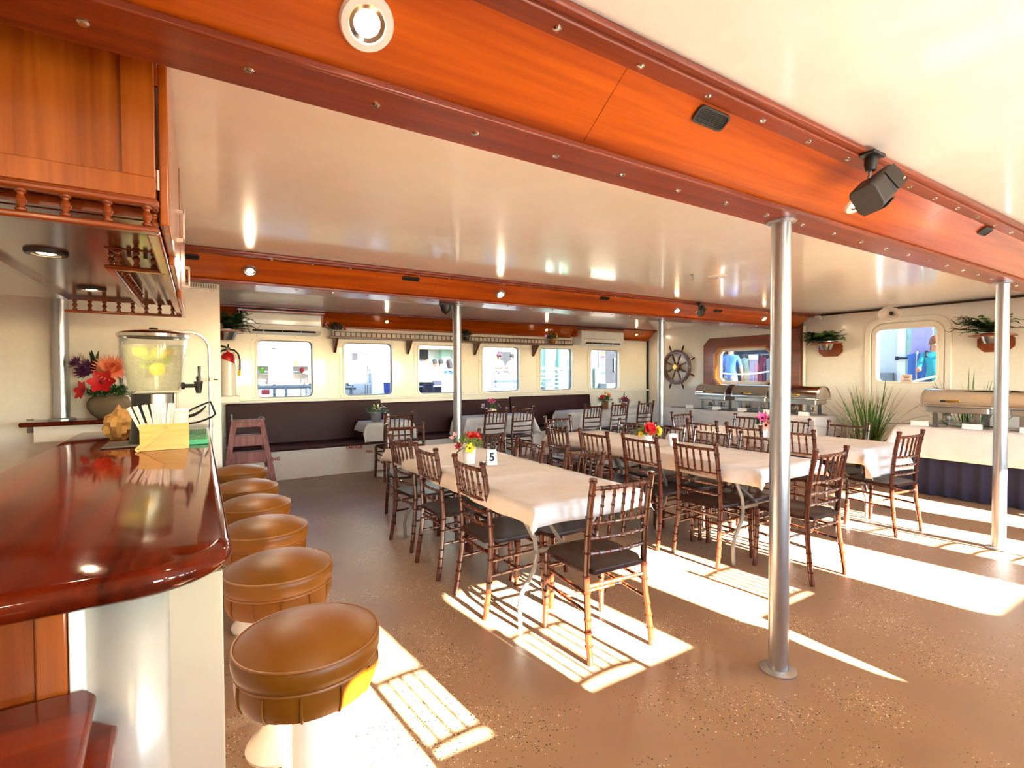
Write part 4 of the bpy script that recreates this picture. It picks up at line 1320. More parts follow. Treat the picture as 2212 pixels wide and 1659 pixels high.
MB().lathe([(.0001, 0), (.036, 0), (.040, .19), (.041, .196), (.038, .196), (.036, .01), (.0001, .008)], n=28).build('tub', mat('frosted_plastic', '#f3e9e0', .35, trans=.15), cp)
MB().lathe([(.0001, .198), (.042, .197), (.043, .190), (.041, .186)], n=28).build('lid', M['white'], cp)

# green drip mat, black pad, clear tray with black rim, crumpled bag
gt = thing('drip_mat', 'green slotted rubber drip mat on the bar edge', 'mat', (-.008, 3.62, BT))
MB().box((0, 0, .012), (.098, .66, .022)).build('mat_base', M['green'], gt, bev=.003)
for i in range(9):
    MB().box((-.040 + i * .010, .17, .026), (.0045, .27, .006)).build('rib', M['greendk'], gt)
    MB().box((-.040 + i * .010, -.15, .026), (.0045, .26, .006)).build('rib', M['greendk'], gt)
MB().box((0, .01, .0245), (.03, .035, .004)).build('badge', M['char'], gt)
ty = thing('clear_tray', 'clear plastic tray tipped up, with a black rim, behind the caddy', 'tray', (-.02, 4.12, BT))
def loop3(pts): return [Vector(p) for p in pts]
MB().tube(loop3([(-.07, -.06, .12), (-.02, -.05, .155), (.045, -.04, .185), (.085, -.02, .20), (.10, .0, .16), (.115, .01, .11), (.095, .02, .09), (.05, .02, .07), (.0, .01, .055), (-.07, .0, .05), (-.10, -.03, .08)]), .0065, 8, closed=True).build('rim', M['black'], ty)
MB().tube(loop3([(-.07, -.07, .10), (-.01, -.065, .115), (.03, -.06, .14), (.06, -.05, .175)]), [.012, .010, .008, .004], 8).build('handle', M['black'], ty)
dm = MB()
dm.lathe([(.10, .0), (.098, .04), (.085, .08), (.05, .11), (.0001, .118)], (0, .03, .035), 20, Matrix.Rotation(R(-35), 3, 'X'))
dm.build('clear_shell', M['glass'], ty)
MB().box2((-.09, -.05, .025), (.10, .16, .032)).build('tray_base', M['glass'], ty)
random.seed(3)
cbm = MB()
import mathutils.noise as mnoise
n_, k_ = 22, 14
vs = []
for i in range(k_ + 1):
    for j in range(n_):
        a, b = PI * i / k_, 2 * PI * j / n_
        d = Vector((math.sin(a) * math.cos(b), math.sin(a) * math.sin(b), -math.cos(a)))
        rr = 1 + .38 * mnoise.noise(d * 2.1) + .16 * mnoise.noise(d * 5.0 + Vector((3, 1, 2)))
        vs.append((d.x * .085 * rr, d.y * .11 * rr, max(0.001, .085 + d.z * .10 * rr)))
cbm.add(vs, [(i * n_ + j, i * n_ + (j + 1) % n_, (i + 1) * n_ + (j + 1) % n_, (i + 1) * n_ + j) for i in range(k_) for j in range(n_)], False)
cb_ = cbm.build('paper_bag', M['bag'], None, ang=.15)
cb_.location = (-.405, 3.86, BT)
tag(cb_, 'crumpled tan paper bag on the bar beside the dispenser', 'bag')

# ---------------------------------------------------------------- flowers and plants
def petal(L, W, cup=.3, n=4, tip=1.0):
    vs, fs = [], []
    for i in range(n + 1):
        t = i / n
        w = W * math.sin(PI * min(1, t * .86 + .07)) * (1 if tip else 1)
        x = L * t
        z = cup * L * t * t
        vs += [(x, -w / 2, z + .12 * w), (x, 0, z), (x, w / 2, z + .12 * w)]
    for i in range(n):
        for k in range(2):
            a = i * 3 + k
            fs.append((a, a + 1, a + 4, a + 3))
    return vs, fs
def flower_mb(r, np_, w, cup, layers=1, up=.2):
    mb = MB()
    for ly in range(layers):
        vs, fs = petal(r * (1 - .22 * ly), r * w, cup + .25 * ly)
        for i in range(np_):
            q = Matrix.Rotation(2 * PI * (i + .5 * ly) / np_, 3, 'Z') @ Matrix.Rotation(-up - .25 * ly, 3, 'Y')
            mb.add([q @ Vector(v) for v in vs], fs, True)
    return mb
FM = {k: mat('petal_' + k, c, .55) for k, c in {'red': '#c8101a', 'coral': '#e88a66', 'purple': '#5c2a5a', 'pink': '#d0408c', 'palepink': '#e8c0cc', 'white': '#f3ead8', 'yellow': '#f0c81e', 'orange': '#e8791e', 'crimson': '#a01838', 'salmon': '#ea7a66'}.items()}
FM['eye'] = mat('flower_eye', '#3a1c10', .7)
def add_flower(t, pos, d, r, col, np_=6, w=.62, cup=.25, layers=1, eye='eye', nm='flower'):
    q = Vector(d).normalized().to_track_quat('Z', 'Y').to_matrix()
    mb = MB()
    f = flower_mb(r, np_, w, cup, layers)
    mb.add([Vector(pos) + q @ Vector(v) for v in f.v], f.f, True)
    o = mb.build(nm, FM[col], t, ang=1.5)
    e = MB().ball(Vector(pos) + q @ Vector((0, 0, r * .10)), r * .20, 8)
    e.build('flower_eye', FM[eye], o)
    return o
def add_foliage(t, c, r, n, m, size=.03, seed=0, flat=.7, nm='foliage'):
    rng = random.Random(seed)
    mb = MB()
    for i in range(n):
        d = Vector((rng.gauss(0, 1), rng.gauss(0, 1), abs(rng.gauss(0, 1)) * flat)).normalized()
        p = Vector(c) + Vector((d.x * r[0], d.y * r[0], d.z * r[1])) * rng.uniform(.5, 1.05)
        vs, fs = petal(size * rng.uniform(.7, 1.3), size * .42, .2, 3)
        q = (d + Vector((rng.gauss(0, .5), rng.gauss(0, .5), rng.gauss(0, .4)))).normalized().to_track_quat('X', 'Z').to_matrix()
        mb.add([p + q @ Vector(v) for v in vs], fs, True)
    o = mb.build(nm, m, t, ang=1.5)
    return tag(o, kind='stuff')
def add_leaf(t, p, d, L, W, m, droop=.35, nm='leaf'):
    vs, fs = [], []
    d = Vector(d).normalized()
    side = d.cross(Vector((0, 0, 1)))
    side = side.normalized() if side.length > .05 else Vector((1, 0, 0))
    for i in range(7):
        k = i / 6
        w = W * (math.sin(PI * min(.97, .08 + .92 * k)) ** .7)
        c = Vector(p) + d * L * k + Vector((0, 0, -droop * L * k * k))
        up = side.cross(d) * (.12 * w)
        vs += [c - side * w / 2 + up, c, c + side * w / 2 + up]
    for i in range(6):
        for k in range(2):
            a = i * 3 + k
            fs.append((a, a + 1, a + 4, a + 3))
    return MB().add(vs, fs, True).build(nm, m, t, ang=1.5)

def centrepiece(loc, label, pot, flowers, foliage, h=.11, r=.05, leaves=(), seed=1):
    t = thing('flower_vase', label, 'flowers', loc, group='flower centrepieces')
    MB().lathe([(.0001, 0), (r * .86, 0), (r * .9, .004), (r, h), (r * 1.02, h + .002), (r * .9, h), (r * .82, .02), (.0001, .015)], n=26).build('vase', pot, t)
    add_foliage(t, (0, 0, h), (r * 1.9, .085), foliage[0], foliage[1], foliage[2], seed)
    for f in flowers:
        add_flower(t, f[0], f[1], f[2], f[3], *(f[4:] if len(f) > 4 else ()))
    for lf in leaves:
        add_leaf(t, *lf)
    return t
ZC = ZT + .006
tin = mat('grey_tin_pot', '#9a9aa0', .4, .6)
terra = mat('terracotta_pot', '#8a4e30', .8)
centrepiece((1.735, 3.40, ZC), 'white pot with red and yellow flowers on table five', M['white'],
            [((.0, -.03, .205), (-.2, -.5, .8), .048, 'red', 6, .7, .2, 2), ((.055, -.01, .195), (.4, -.6, .7), .045, 'red', 6, .7, .2, 2), ((-.095, .04, .20), (-.7, 0, .7), .05, 'palepink', 5, .6, .3), ((-.03, -.065, .125), (-.2, -1, .2), .045, 'yellow', 5, .7, .1), ((-.10, -.03, .14), (-.8, -.4, .3), .035, 'crimson', 6, .6, .2)],
            (170, M['leaflt'], .034), h=.125, r=.052, leaves=(((-.02, 0, .12), (-.8, -.3, .1), .15, .02, M['leaf'], .5), ((.03, .02, .13), (.8, -.2, .5), .12, .025, M['leafdk'], .4)), seed=4)
centrepiece((3.52, 3.28, ZC + .004), 'flower pot with a big red bloom and a sunflower on the middle table', M['white'],
            [((-.03, -.06, .165), (-.3, -1, .35), .07, 'red', 7, .75, .1, 2, 'red'), ((.075, -.06, .14), (.3, -1, .2), .055, 'yellow', 14, .32, .05, 2), ((-.09, -.01, .115), (-.9, -.4, .2), .03, 'yellow', 8, .4, .1)],
            (190, M['leaflt'], .036), h=.10, r=.05, seed=8)
centrepiece((5.10, 3.13, ZC), 'white pot with pink and salmon lilies on the right table, by the pillar', M['white'],
            [((-.07, -.05, .20), (-.6, -.5, .6), .075, 'pink', 6, .42, .25), ((-.045, -.07, .125), (-.4, -.9, .1), .075, 'salmon', 6, .42, .2), ((.05, -.02, .19), (.5, -.4, .8), .06, 'crimson', 6, .5, .2)],
            (90, M['leafdk'], .04), h=.12, r=.06, seed=12)
centrepiece((2.14, 7.10, ZC), 'grey tin pot with white lilies on the small table two', tin,
            [((.0, -.03, .18), (.0, -.6, .8), .085, 'white', 6, .36, .3), ((.10, -.01, .20), (.5, -.2, .8), .05, 'palepink', 6, .5, .3), ((-.12, 0, .19), (-.6, 0, .6), .035, 'purple', 8, .4, .2)],
            (110, M['leaf'], .045), h=.13, r=.075, leaves=(((.05, 0, .12), (.9, 0, .6), .17, .03, M['leafdk'], .3), ((-.05, 0, .12), (-.8, .1, .7), .16, .03, M['leafdk'], .2)), seed=16)
centrepiece((4.05, 7.12, ZC), 'white pot with pink and lilac flowers on table three', M['white'],
            [((-.02, -.02, .21), (-.1, -.6, .8), .09, 'pink', 6, .4, .25), ((-.15, -.01, .15), (-.8, -.2, .4), .055, 'palepink', 5, .6, .3), ((.13, 0, .14), (.7, -.3, .5), .06, 'palepink', 5, .55, .2), ((-.08, -.04, .12), (-.4, -.8, .1), .04, 'purple', 6, .5, .2), ((-.03, -.06, .09), (-.1, -1, 0), .04, 'yellow', 6, .5, .2)],
            (90, M['leaf'], .04), h=.10, r=.06, seed=20)
centrepiece((6.52, 7.12, ZC), 'terracotta pot of red and orange flowers on table nine', terra,
            [((-.10, -.03, .22), (-.5, -.6, .6), .06, 'red', 7, .6, .2, 2), ((.05, -.03, .25), (.2, -.6, .8), .065, 'orange', 7, .6, .25, 2), ((.0, 0, .29), (0, -.2, 1), .06, 'yellow', 5, .4, .5)],
            (130, M['leaf'], .06), h=.15, r=.06, leaves=(((-.05, 0, .15), (-.9, -.1, .3), .26, .03, M['leaf'], .2), ((-.05, 0, .15), (-.8, -.1, .55), .28, .03, M['leaflt'], .2), ((-.02, 0, .15), (-.6, -.3, -.1), .2, .04, M['leafdk'], .3)), seed=24)
centrepiece((7.02, 7.14, ZC), 'second pot of dark crimson flowers at the right of table nine', terra,
            [((-.02, -.03, .17), (-.2, -.6, .6), .06, 'crimson', 7, .6, .2, 2), ((.07, -.02, .15), (.4, -.6, .5), .055, 'crimson', 7, .6, .2, 2)],
            (90, mat('dark_purple_leaf', '#2c1a26', .6), .05), h=.10, r=.05, leaves=(((0, 0, .12), (.1, 0, 1), .2, .03, mat('dark_purple_leaf', '#2c1a26'), 0), ((0, 0, .12), (.6, 0, .8), .17, .03, mat('dark_purple_leaf', '#2c1a26'), .1)), seed=28)
def number_card(key, loc, rz, label):
    t = thing('table_number', label, 'card', loc, rz, group='table number cards')
    MB().box((0, -.02, .055), (.075, .0016, .115), Matrix.Rotation(R(-18), 3, 'X')).build('front_leaf', M['paper'], t)
    MB().box((0, .02, .055), (.075, .0016, .115), Matrix.Rotation(R(18), 3, 'X')).build('back_leaf', M['paper'], t)
    lettering(key, M['blackletter'], t, (0, -.0215, .055), (R(72), 0, 0))
number_card('5', (1.855, 3.27, ZC), R(-18), 'white card with the number 5 on the nearest table')
number_card('3', (4.02, 6.99, ZC), R(-10), 'white card with the number 3 behind the thin pillar table')
number_card('9', (6.30, 7.03, ZC), R(-12), 'white card with the number 9 on the far corner table')
number_card('2', (2.27, 7.03, ZC), R(-10), 'white card with the number 2 by the grey tin pot')
nc = thing('table_number', 'blank back of a white number card beside the red flower', 'card', (3.74, 3.16, ZC + .006), R(-30), group='table number cards')
for s_ in (-1, 1): MB().box((0, s_ * .02, .055), (.075, .0016, .115), Matrix.Rotation(R(18 * s_), 3, 'X')).build('leaf_panel', M['paper'], nc)

# big arrangement at the end of the bar
bf = thing('flower_arrangement', 'rough stone pot of red, coral and purple flowers at the bar end', 'flowers', (-.535, 4.46, 1.136))
MB().lathe([(.0001, 0), (.06, 0), (.095, .03), (.120, .075), (.122, .11), (.108, .145), (.09, .158), (.082, .15), (.0001, .14)], n=30).build('pot', M['stone'], bf)
add_foliage(bf, (0, 0, .16), (.13, .07), 420, mat('dark_moss_green', '#1e4a14', .6), .03, 31, .6)
for f in (((-.02, -.10, .255), (-.15, -1, .25), .085, 'red', 6, .72, .15, 1, 'crimson'), ((-.125, -.06, .20), (-.8, -.6, .2), .07, 'red', 6, .7, .15, 1, 'crimson'), ((.02, -.04, .335), (.1, -.8, .5), .115, 'coral', 26, .13, .15, 3, 'coral'), ((-.10, -.02, .33), (-.5, -.7, .5), .085, 'purple', 14, .3, .25, 3, 'purple'), ((-.16, .0, .38), (-.8, -.3, .6), .06, 'purple', 12, .3, .3, 2, 'purple')):
    add_flower(bf, *f)
for i, (a, el) in enumerate(((-1.0, 1.5), (-.55, 1.2), (-.2, 1.6), (-1.4, 1.1), (.2, 1.3), (-.75, 1.9), (-.05, 1.0))):
    add_leaf(bf, (-.08, .02, .30), (a, -.1, el), .20, .035, M['leafdk'], .12)

def potted_fern(loc, label, fronds, L, seed, rb=.12, hb=.12, wide=.03, facing=None, broad=False):
    t = thing('potted_fern', label, 'plant', loc, group='ferns in hanging bowls')
    MB().lathe([(.0001, 0), (rb * .62, 0), (rb * .66, .006), (rb * .92, hb * .8), (rb, hb), (rb * 1.08, hb + .006), (rb * 1.08, hb + .014), (rb * .93, hb + .012), (rb * .85, hb * .8), (.0001, hb * .7)], n=28).build('bowl', M['bowl'], t)
    rng = random.Random(seed)
    for i in range(fronds):
        a = 2 * PI * i / fronds + rng.uniform(-.2, .2)
        if facing is not None:
            while math.cos(a - facing) < -.15: a += .9
        ln = L * rng.uniform(.75, 1.15)
        el = rng.uniform(.50, 1.42)
        pts = []
        k = 9
        for j in range(k + 1):
            s = j / k
            rad = ln * s * math.cos(el * (1 - .5 * s))
            z = hb + ln * (math.sin(el) * s - .46 * s * s * rng.uniform(.8, 1.25))
            pts.append(Vector((rad * math.cos(a), rad * math.sin(a), z)))
        mb = MB()
        mb.tube(pts, [.0022] * (k + 1), 4)
        for j in range(1, k * 2):
            s = j / (k * 2)
            i0 = min(k - 1, int(s * k)); p = pts[i0].lerp(pts[i0 + 1], s * k - i0)
            tdir = (pts[i0 + 1] - pts[i0]).normalized()
            side = tdir.cross(Vector((0, 0, 1)))
            side = side.normalized() if side.length > .05 else Vector((1, 0, 0))
            w = (wide * 3.0 if broad else wide * 2.3) * math.sin(PI * (.1 + .87 * s)) ** .8
            for sg in (-1, 1):
                tipv = p + side * sg * w + tdir * w * .45 + Vector((0, 0, -.2 * w))
                b0, b1 = p - tdir * ln / (k * 3.4), p + tdir * ln / (k * 3.4)
                m1 = (b0 + tipv) / 2 - tdir * .0 + Vector((0, 0, .004)); m2 = (b1 + tipv) / 2 + tdir * .006
                mb.add([b0, m1, tipv, m2, b1], [(0, 1, 2, 3, 4)], False)
        mb.build('frond', M['leafdk'] if i % 3 else M['leaf'], t, ang=1.5)
    return t
def planter_bracket(loc, rz, label, w=.42, d=.27):
    """local: wall at y = 0, shelf towards -y"""
    t = thing('planter_shelf', label, 'shelf', loc, rz, group='wooden planter shelves')
    bh = .20
    MB().prism(octa(-w * .42, w * .42, -bh, .035, .07), lambda u, v, h: (u, -.02 + h, v), 0, .018).build('back_board', M['planter'], t, bev=.002)
    hole = [(.118 * math.cos(2 * PI * (i + .5) / 8), -.14 + .118 * math.sin(2 * PI * (i + .5) / 8)) for i in range(8)]
    o = [( w / 2, -.06), (w * .40, -.021), (-w * .40, -.021), (-w / 2, -.06), (-w / 2, -d + .05), (-w * .32, -d), (w * .32, -d), (w / 2, -d + .05)]
    # order both loops the same way round
    hole = [hole[k] for k in (0, 1, 2, 3, 4, 5, 6, 7)]
    MB().ring(o, hole, XY(0), -.012, .010).build('shelf_board', M['planter'], t)
    return t
planter_bracket((8.448, 4.05, 1.885), R(-90), 'octagonal wooden planter shelf on the end wall left of the door')
potted_fern((8.448 - .14, 4.05, 1.785), 'dark leafy fern in a pewter bowl left of the end door', 30, .36, 41, wide=.034, facing=PI, broad=True)
planter_bracket((8.448, 2.12, 1.885), R(-90), 'wooden planter shelf on the end wall behind the right pillar')
potted_fern((8.448 - .14, 2.12, 1.785), 'spreading fern in a pewter bowl behind the right pillar', 32, .42, 47, wide=.03, facing=PI)
planter_bracket((.147, 7.45, 1.995), R(90), 'wooden planter shelf above the fire extinguisher', .46, .36)
potted_fern((.147 + .17, 7.45, 1.885), 'dark fern in a pewter bowl above the fire extinguisher', 34, .40, 53, wide=.03, facing=0.0)

def grass_plant(loc, label, n, L, seed):
    t = thing('grass_plant', label, 'plant', loc, group='spiky plants in floor pots')
    MB().lathe([(.0001, 0), (.13, 0), (.17, .30), (.175, .31), (.155, .31), (.15, .27), (.0001, .26)], n=24).build('pot', M['char'], t)
    rng = random.Random(seed)
    protos = []
    for q in range(6):
        el = R((82, 74, 66, 56, 46, 36)[q])
        vs, fs = [], []
        k = 8
        drp = (.10, .20, .32, .48, .60, .66)[q]
        for j in range(k + 1):
            s = j / k
            x = L * (s * math.cos(el) + .15 * drp * s * s); z = L * (s * math.sin(el) - drp * s * s * .8)
            w = .024 * (1 - s) ** .6 + .001
            vs += [(x, -w / 2, z + .003), (x, 0, z), (x, w / 2, z + .003)]
        for j in range(k):
            for m_ in range(2):
                a = j * 3 + m_
                fs.append((a, a + 1, a + 4, a + 3))
        protos.append(MB().add(vs, fs, True))
    base = [None] * 12
    for i in range(n):
        q = min(5, int(abs(rng.gauss(0, 2.1)) + .4))
        key = q * 2 + (i % 3 == 0)
        a = rng.uniform(0, 2 * PI)
        loc2 = (rng.uniform(-.06, .06), rng.uniform(-.06, .06), .27)
        sc = rng.uniform(.62, 1.12)
        if math.cos(a) > .25 and q >= 2: sc *= .5
        elif math.cos(a) > .25: sc *= .8
        if base[key] is None:
            base[key] = protos[q].build('blade', M['bladelt'] if i % 3 == 0 else M['blade'], t, ang=1.5)
            base[key].location = loc2; base[key].rotation_euler = (0, 0, a); base[key].scale = (sc, sc, sc)
        else:
            dup_part(base[key], t, loc2, (rng.uniform(-.15, .15), rng.uniform(-.15, .15), a), (sc, sc, sc))
    return t
grass_plant((7.88, 3.28, 0), 'tall spiky grass plant between the two buffets', 210, 1.15, 61)
grass_plant((8.12, 2.28, 0), 'spiky grass plant behind the right chafing dishes', 80, 1.22, 67)
# ---------------------------------------------------------------- bench along the windows
be = thing('bench_seat', 'long brown vinyl bench below the windows with a cream base', 'bench', (0, 0, 0))
bb = MB().box2((.30, 7.43, 0), (6.70, 7.80, .395)).build('base', M['paint'], be, bev=.004)
lettering('emerge', M['redletter'], bb, (1.915, 7.4285, .368), (R(90), 0, 0))
lettering('pull', M['redletter'], bb, (2.13, 7.4285, .288), (R(90), 0, 0))
lettering('flushing', M['redletter'], bb, (.775, 7.4285, .292), (R(90), 0, 0))
MB().box2((.30, 7.425, 0), (6.70, 7.432, .03)).build('kick_strip', M['paint'], bb)
for (a, b) in ((.30, 2.40), (2.42, 4.77), (4.79, 6.70)):
    MB().box2((a, 7.37, .397), (b, 7.70, .468)).build('seat_cushion', M['vinyl'], be, bev=.02, seg=3)
for (a, b, z) in ((.30, 2.405, 1.040), (2.42, 4.775, .985), (4.79, 6.68, 1.015)):
    mb = MB()
    mb.prism([(7.66, .47), (7.80, .47), (7.80, z), (7.735, z)], lambda u, v, h: (h, u, v), a, b)
    mb.build('back_cushion', M['vinyl'], be, bev=.018, seg=3)

# gallery shelf above the windows
gs = thing('gallery_shelf', 'long dark wooden gallery shelf on brackets above the windows', 'shelf', (0, 0, 0))
SX0, SX1 = 1.63, 6.13
MB().box2((SX0, 7.60, 1.968), (SX1, 7.84, 1.998)).build('shelf_board', M['wheel'], gs, bev=.006)
rl = MB().box2((SX0 + .06, 7.615, 2.058), (SX1 - .02, 7.635, 2.072)).build('rail', M['wheel'], gs)
post = None
n = 58
for i in range(n):
    x = SX0 + .07 + (SX1 - SX0 - .10) * i / (n - 1)
    if post is None:
        post = MB().cyl((0, 0, 0), (0, 0, .062), .007, n=6).build('spindle', M['wheel'], gs); post.location = (x, 7.625, 1.997)
    else:
        dup_part(post, gs, (x, 7.625, 1.997))
for x in (1.74, 2.89, 4.115, 5.36):
    MB().prism([(7.64, 1.968), (7.845, 1.968), (7.845, 1.76), (7.825, 1.76)], lambda u, v, h: (h, u, v), x - .018, x + .018).build('bracket', M['wheel'], gs, bev=.003)
def shelf_plant(x, label, fl, pot, seed, sx=.10):
    t = thing('shelf_flowers', label, 'flowers', (x, 7.72, 1.999), group='flower pots on the gallery shelf')
    MB().lathe([(.0001, 0), (.045, 0), (.06, .09), (.053, .09), (.0001, .08)], n=18).build('pot', pot, t)
    add_foliage(t, (0, 0, .09), (sx, .09), 110, M['leafdk'], .05, seed)
    for f in fl: add_flower(t, *f)
shelf_plant(1.74, 'flower pot with purple-pink blooms at the left end of the gallery shelf', (((-.13, -.05, .17), (-.7, -.5, .5), .045, 'palepink', 6), ((.09, -.06, .12), (.6, -.7, .3), .05, 'crimson', 7), ((.0, -.06, .13), (0, -1, .3), .04, 'pink', 6)), M['white'], 71)
shelf_plant(5.72, 'flower pot with pink and yellow blooms at the right end of the gallery shelf', (((-.05, -.05, .24), (-.2, -.5, .8), .06, 'palepink', 6), ((-.13, -.02, .16), (-.9, -.2, .3), .05, 'purple', 7), ((.03, -.07, .13), (.1, -1, .2), .055, 'yellow', 6), ((.0, -.07, .06), (-.2, -1, -.2), .05, 'yellow', 6), ((.07, -.04, .20), (.5, -.5, .6), .04, 'orange', 6)), terra, 73)
shelf_plant(3.90, 'small pot of trailing greenery on the shelf behind the thin pillar', (), M['black'], 75, .07)

# air conditioners
def aircon(x0, x1, z0, z1, label):
    t = thing('air_conditioner', label, 'air conditioner', ((x0 + x1) / 2, 7.70, z0), group='air conditioners above the windows')
    w, h = x1 - x0, z1 - z0
    poly = [(.145, 0), (-.08, 0), (-.135, .05), (-.15, .12), (-.15, h - .02), (-.13, h), (.145, h)]
    MB().prism(poly, lambda u, v, q: (q, u, v), -w / 2, w / 2).build('housing', M['white'], t, bev=.012, seg=3)
    MB().box((.02, -.118, .040), (w * .80, .035, .032), Matrix.Rotation(R(-42), 3, 'X')).build('outlet', M['black'], t)
    for i in range(3):
        MB().box((-w * .25 + i * w * .24, -.134, .036), (.008, .012, .028), Matrix.Rotation(R(-42), 3, 'X')).build('vane', M['white'], t)
    MB().box((.02, -.112, .010), (w * .80, .06, .006), Matrix.Rotation(R(-20), 3, 'X')).build('flap', M['white'], t, bev=.002)
    MB().box((0, -.1515, h * .42), (w * .92, .003, .006)).build('seam', M['gasket'], t)
    q = MB().box2((-w / 2 - .05, -.13, h + .004), (w / 2 + .05, .148, h + .030)).box2((-w / 2 - .045, -.06, h - .12), (-w / 2 - .018, .148, h + .004)).box2((w / 2 + .018, -.06, h - .12), (w / 2 + .045, .148, h + .004))
    q.build('wood_boxing', M['beam'], t, bev=.004)
aircon(.50, 1.50, 2.0, 2.285, 'white wall air conditioner above the left-hand window')
aircon(6.31, 7.43, 1.995, 2.275, 'white wall air conditioner above the last window in the far corner')

# fire extinguisher in its cream sleeve on a small ledge
lgx = struct('trim_10', MB().box2((.147, 7.56, 1.06), (.46, 7.79, 1.155)), M['paint'], bev=.012)
sl = thing('extinguisher_sleeve', 'cream tube sleeve holding the fire extinguisher, cut at a slant', 'holder', (.335, 7.69, 1.155))
def slanted_tube(r, z0, zl, zr, th=.004):
    mb = MB(); n = 28
    vs = []
    for rad, zz in ((r, 0), (r, 1), (r - th, 1), (r - th, 0)):
        for j in range(n):
            a = 2 * PI * j / n
            x, y = rad * math.cos(a), rad * math.sin(a)
            vs.append((x, y, z0 if zz == 0 else zl + (zr - zl) * (x + r) / (2 * r)))
    fs = [(k * n + j, k * n + (j + 1) % n, (k + 1) % 4 * n + (j + 1) % n, (k + 1) % 4 * n + j) for k in range(4) for j in range(n)]
    return mb.add(vs, fs, True)
slanted_tube(.088, .001, .50, .42).build('sleeve', M['paint'], sl)
MB().box((0, .09, .30), (.05, .02, .25)).build('wall_clip', M['paint'], sl)
fe = thing('fire_extinguisher', 'red fire extinguisher with black handle and hose below the hanging fern', 'extinguisher', (.335, 7.69, 1.157))
MB().lathe([(.0001, 0), (.075, 0), (.079, .01), (.079, .50), (.074, .535), (.055, .560), (.03, .575), (.018, .58), (.018, .615), (.0001, .615)], n=28).build('cylinder', M['red'], fe)
hx = MB().box((0, 0, .625), (.05, .04, .035))
hx.tube([(.0, 0, .635), (-.05, 0, .655), (-.085, 0, .66)], [.012, .011, .010], 8).tube([(-.02, 0, .615), (-.07, 0, .60), (-.095, 0, .575)], [.012, .011, .010], 8).tube([(.0, 0, .64), (.005, 0, .69)], .010, 8)
hx.build('handle', M['black'], fe)
MB().tube([(.02, -.01, .615), (.07, -.02, .61), (.115, -.03, .56), (.135, -.03, .48), (.135, -.03, .38), (.132, -.03, .33)], .0105, 10).build('hose', M['black'], fe)
MB().tube([(.132, -.03, .335), (.131, -.03, .31), (.129, -.03, .26)], [.012, .015, .011], 10).build('nozzle', M['yellow'], fe)

# worn red step ladder
la = thing('step_ladder', 'worn red wooden step ladder between the last stool and the bench', 'ladder', (.455, 6.28, 0))
def plank(a, b, w, th, nm, ax=(1, 0, 0)):
    a, b = Vector(a), Vector(b)
    z = (b - a).normalized(); x = Vector(ax); y = z.cross(x).normalized(); x = y.cross(z)
    q = Matrix((x, y, z)).transposed()
    return MB().box((a + b) / 2, (w, th, (b - a).length), q).build(nm, M['ladder'], la, bev=.003)
for s in (-1, 1):
    plank((s * .27, -.22, .0), (s * .135, .02, .93), .055, .03, 'front_rail')
    plank((s * .27, .34, .0), (s * .12, .05, .90), .045, .025, 'back_rail')
for k, z in enumerate((.20, .385, .57, .755)):
    f = z / .93
    w = 2 * (.27 - .135 * f)
    yy = -.22 + .24 * f
    MB().box((0, yy + .06, z), (w - .02, .15, .022)).build('tread', M['ladder'], la, bev=.003)
    MB().box((0, yy - .006, z - .055), (w - .03, .02, .105)).build('riser', M['ladder'], la, bev=.003)
MB().box((0, .035, .925), (.33, .15, .022)).build('top_step', M['ladder'], la, bev=.004)
MB().box((0, -.005, .885), (.27, .02, .06)).build('top_rail', M['ladder'], la, bev=.003)
MB().box((0, .30, .18), (.46, .02, .05)).build('back_bar', M['ladder'], la, bev=.003)
MB().tube([(-.155, .02, .93), (-.157, .02, .985)], .008, 8).ball((-.157, .02, .99), .012, 8).build('hinge_pin', M['steeldark'], la)
MB().tube([(.10, 0, .94), (.125, .0, .962), (.15, 0, .955), (.165, 0, .935)], .009, 8).build('hinge_hook', M['steeldark'], la)

# ship's wheel on the end wall
sw_ = thing('ship_wheel', 'dark wooden ship wheel on the end wall beside the octagonal window', 'wheel', (8.448, 7.0, 1.555))
sw_.scale = (1.1, 1.12, 1.12)
def onwall(u, v, h): return (-h, u, v)
rim = []
for i in range(48):
    a = 2 * PI * i / 48
    rim.append((math.cos(a), math.sin(a)))
for (r0, r1, h0, h1) in ((.250, .318, .045, .085),):
    MB().ring([(r1 * c, r1 * s) for c, s in rim], [(r0 * c, r0 * s) for c, s in rim], onwall, h0, h1).build('rim', M['wheel'], sw_, bev=.008)
MB().tube([onwall(.284 * c, .284 * s, .09) for c, s in rim], .008, 6, closed=True).build('rim_band', M['wheel'], sw_)
for i in range(8):
    a = 2 * PI * (i + .5) / 8
    c, s = math.cos(a), math.sin(a)
    prof = [(.05, .016), (.08, .018), (.10, .012), (.14, .016), (.18, .019), (.22, .012), (.25, .017), (.315, .017), (.325, .012), (.345, .015), (.385, .019), (.42, .013), (.43, .008)]
    MB().tube([onwall(r * c, r * s, .065) for r, _ in prof], [q for _, q in prof], 8).build('spoke', M['wheel'], sw_)
MB().lathe([(.0001, .0), (.06, .0), (.07, .02), (.07, .10), (.06, .11), (.0001, .11)], (0, 0, 0), 24, Matrix.Rotation(R(-90), 3, 'Y')).build('hub', M['wheel'], sw_)
MB().lathe([(.0001, .118), (.02, .118), (.022, .112), (.045, .115), (.055, .11), (.0001, .108)], (0, 0, 0), 24, Matrix.Rotation(R(-90), 3, 'Y')).build('hub_cap', M['brass'], sw_)

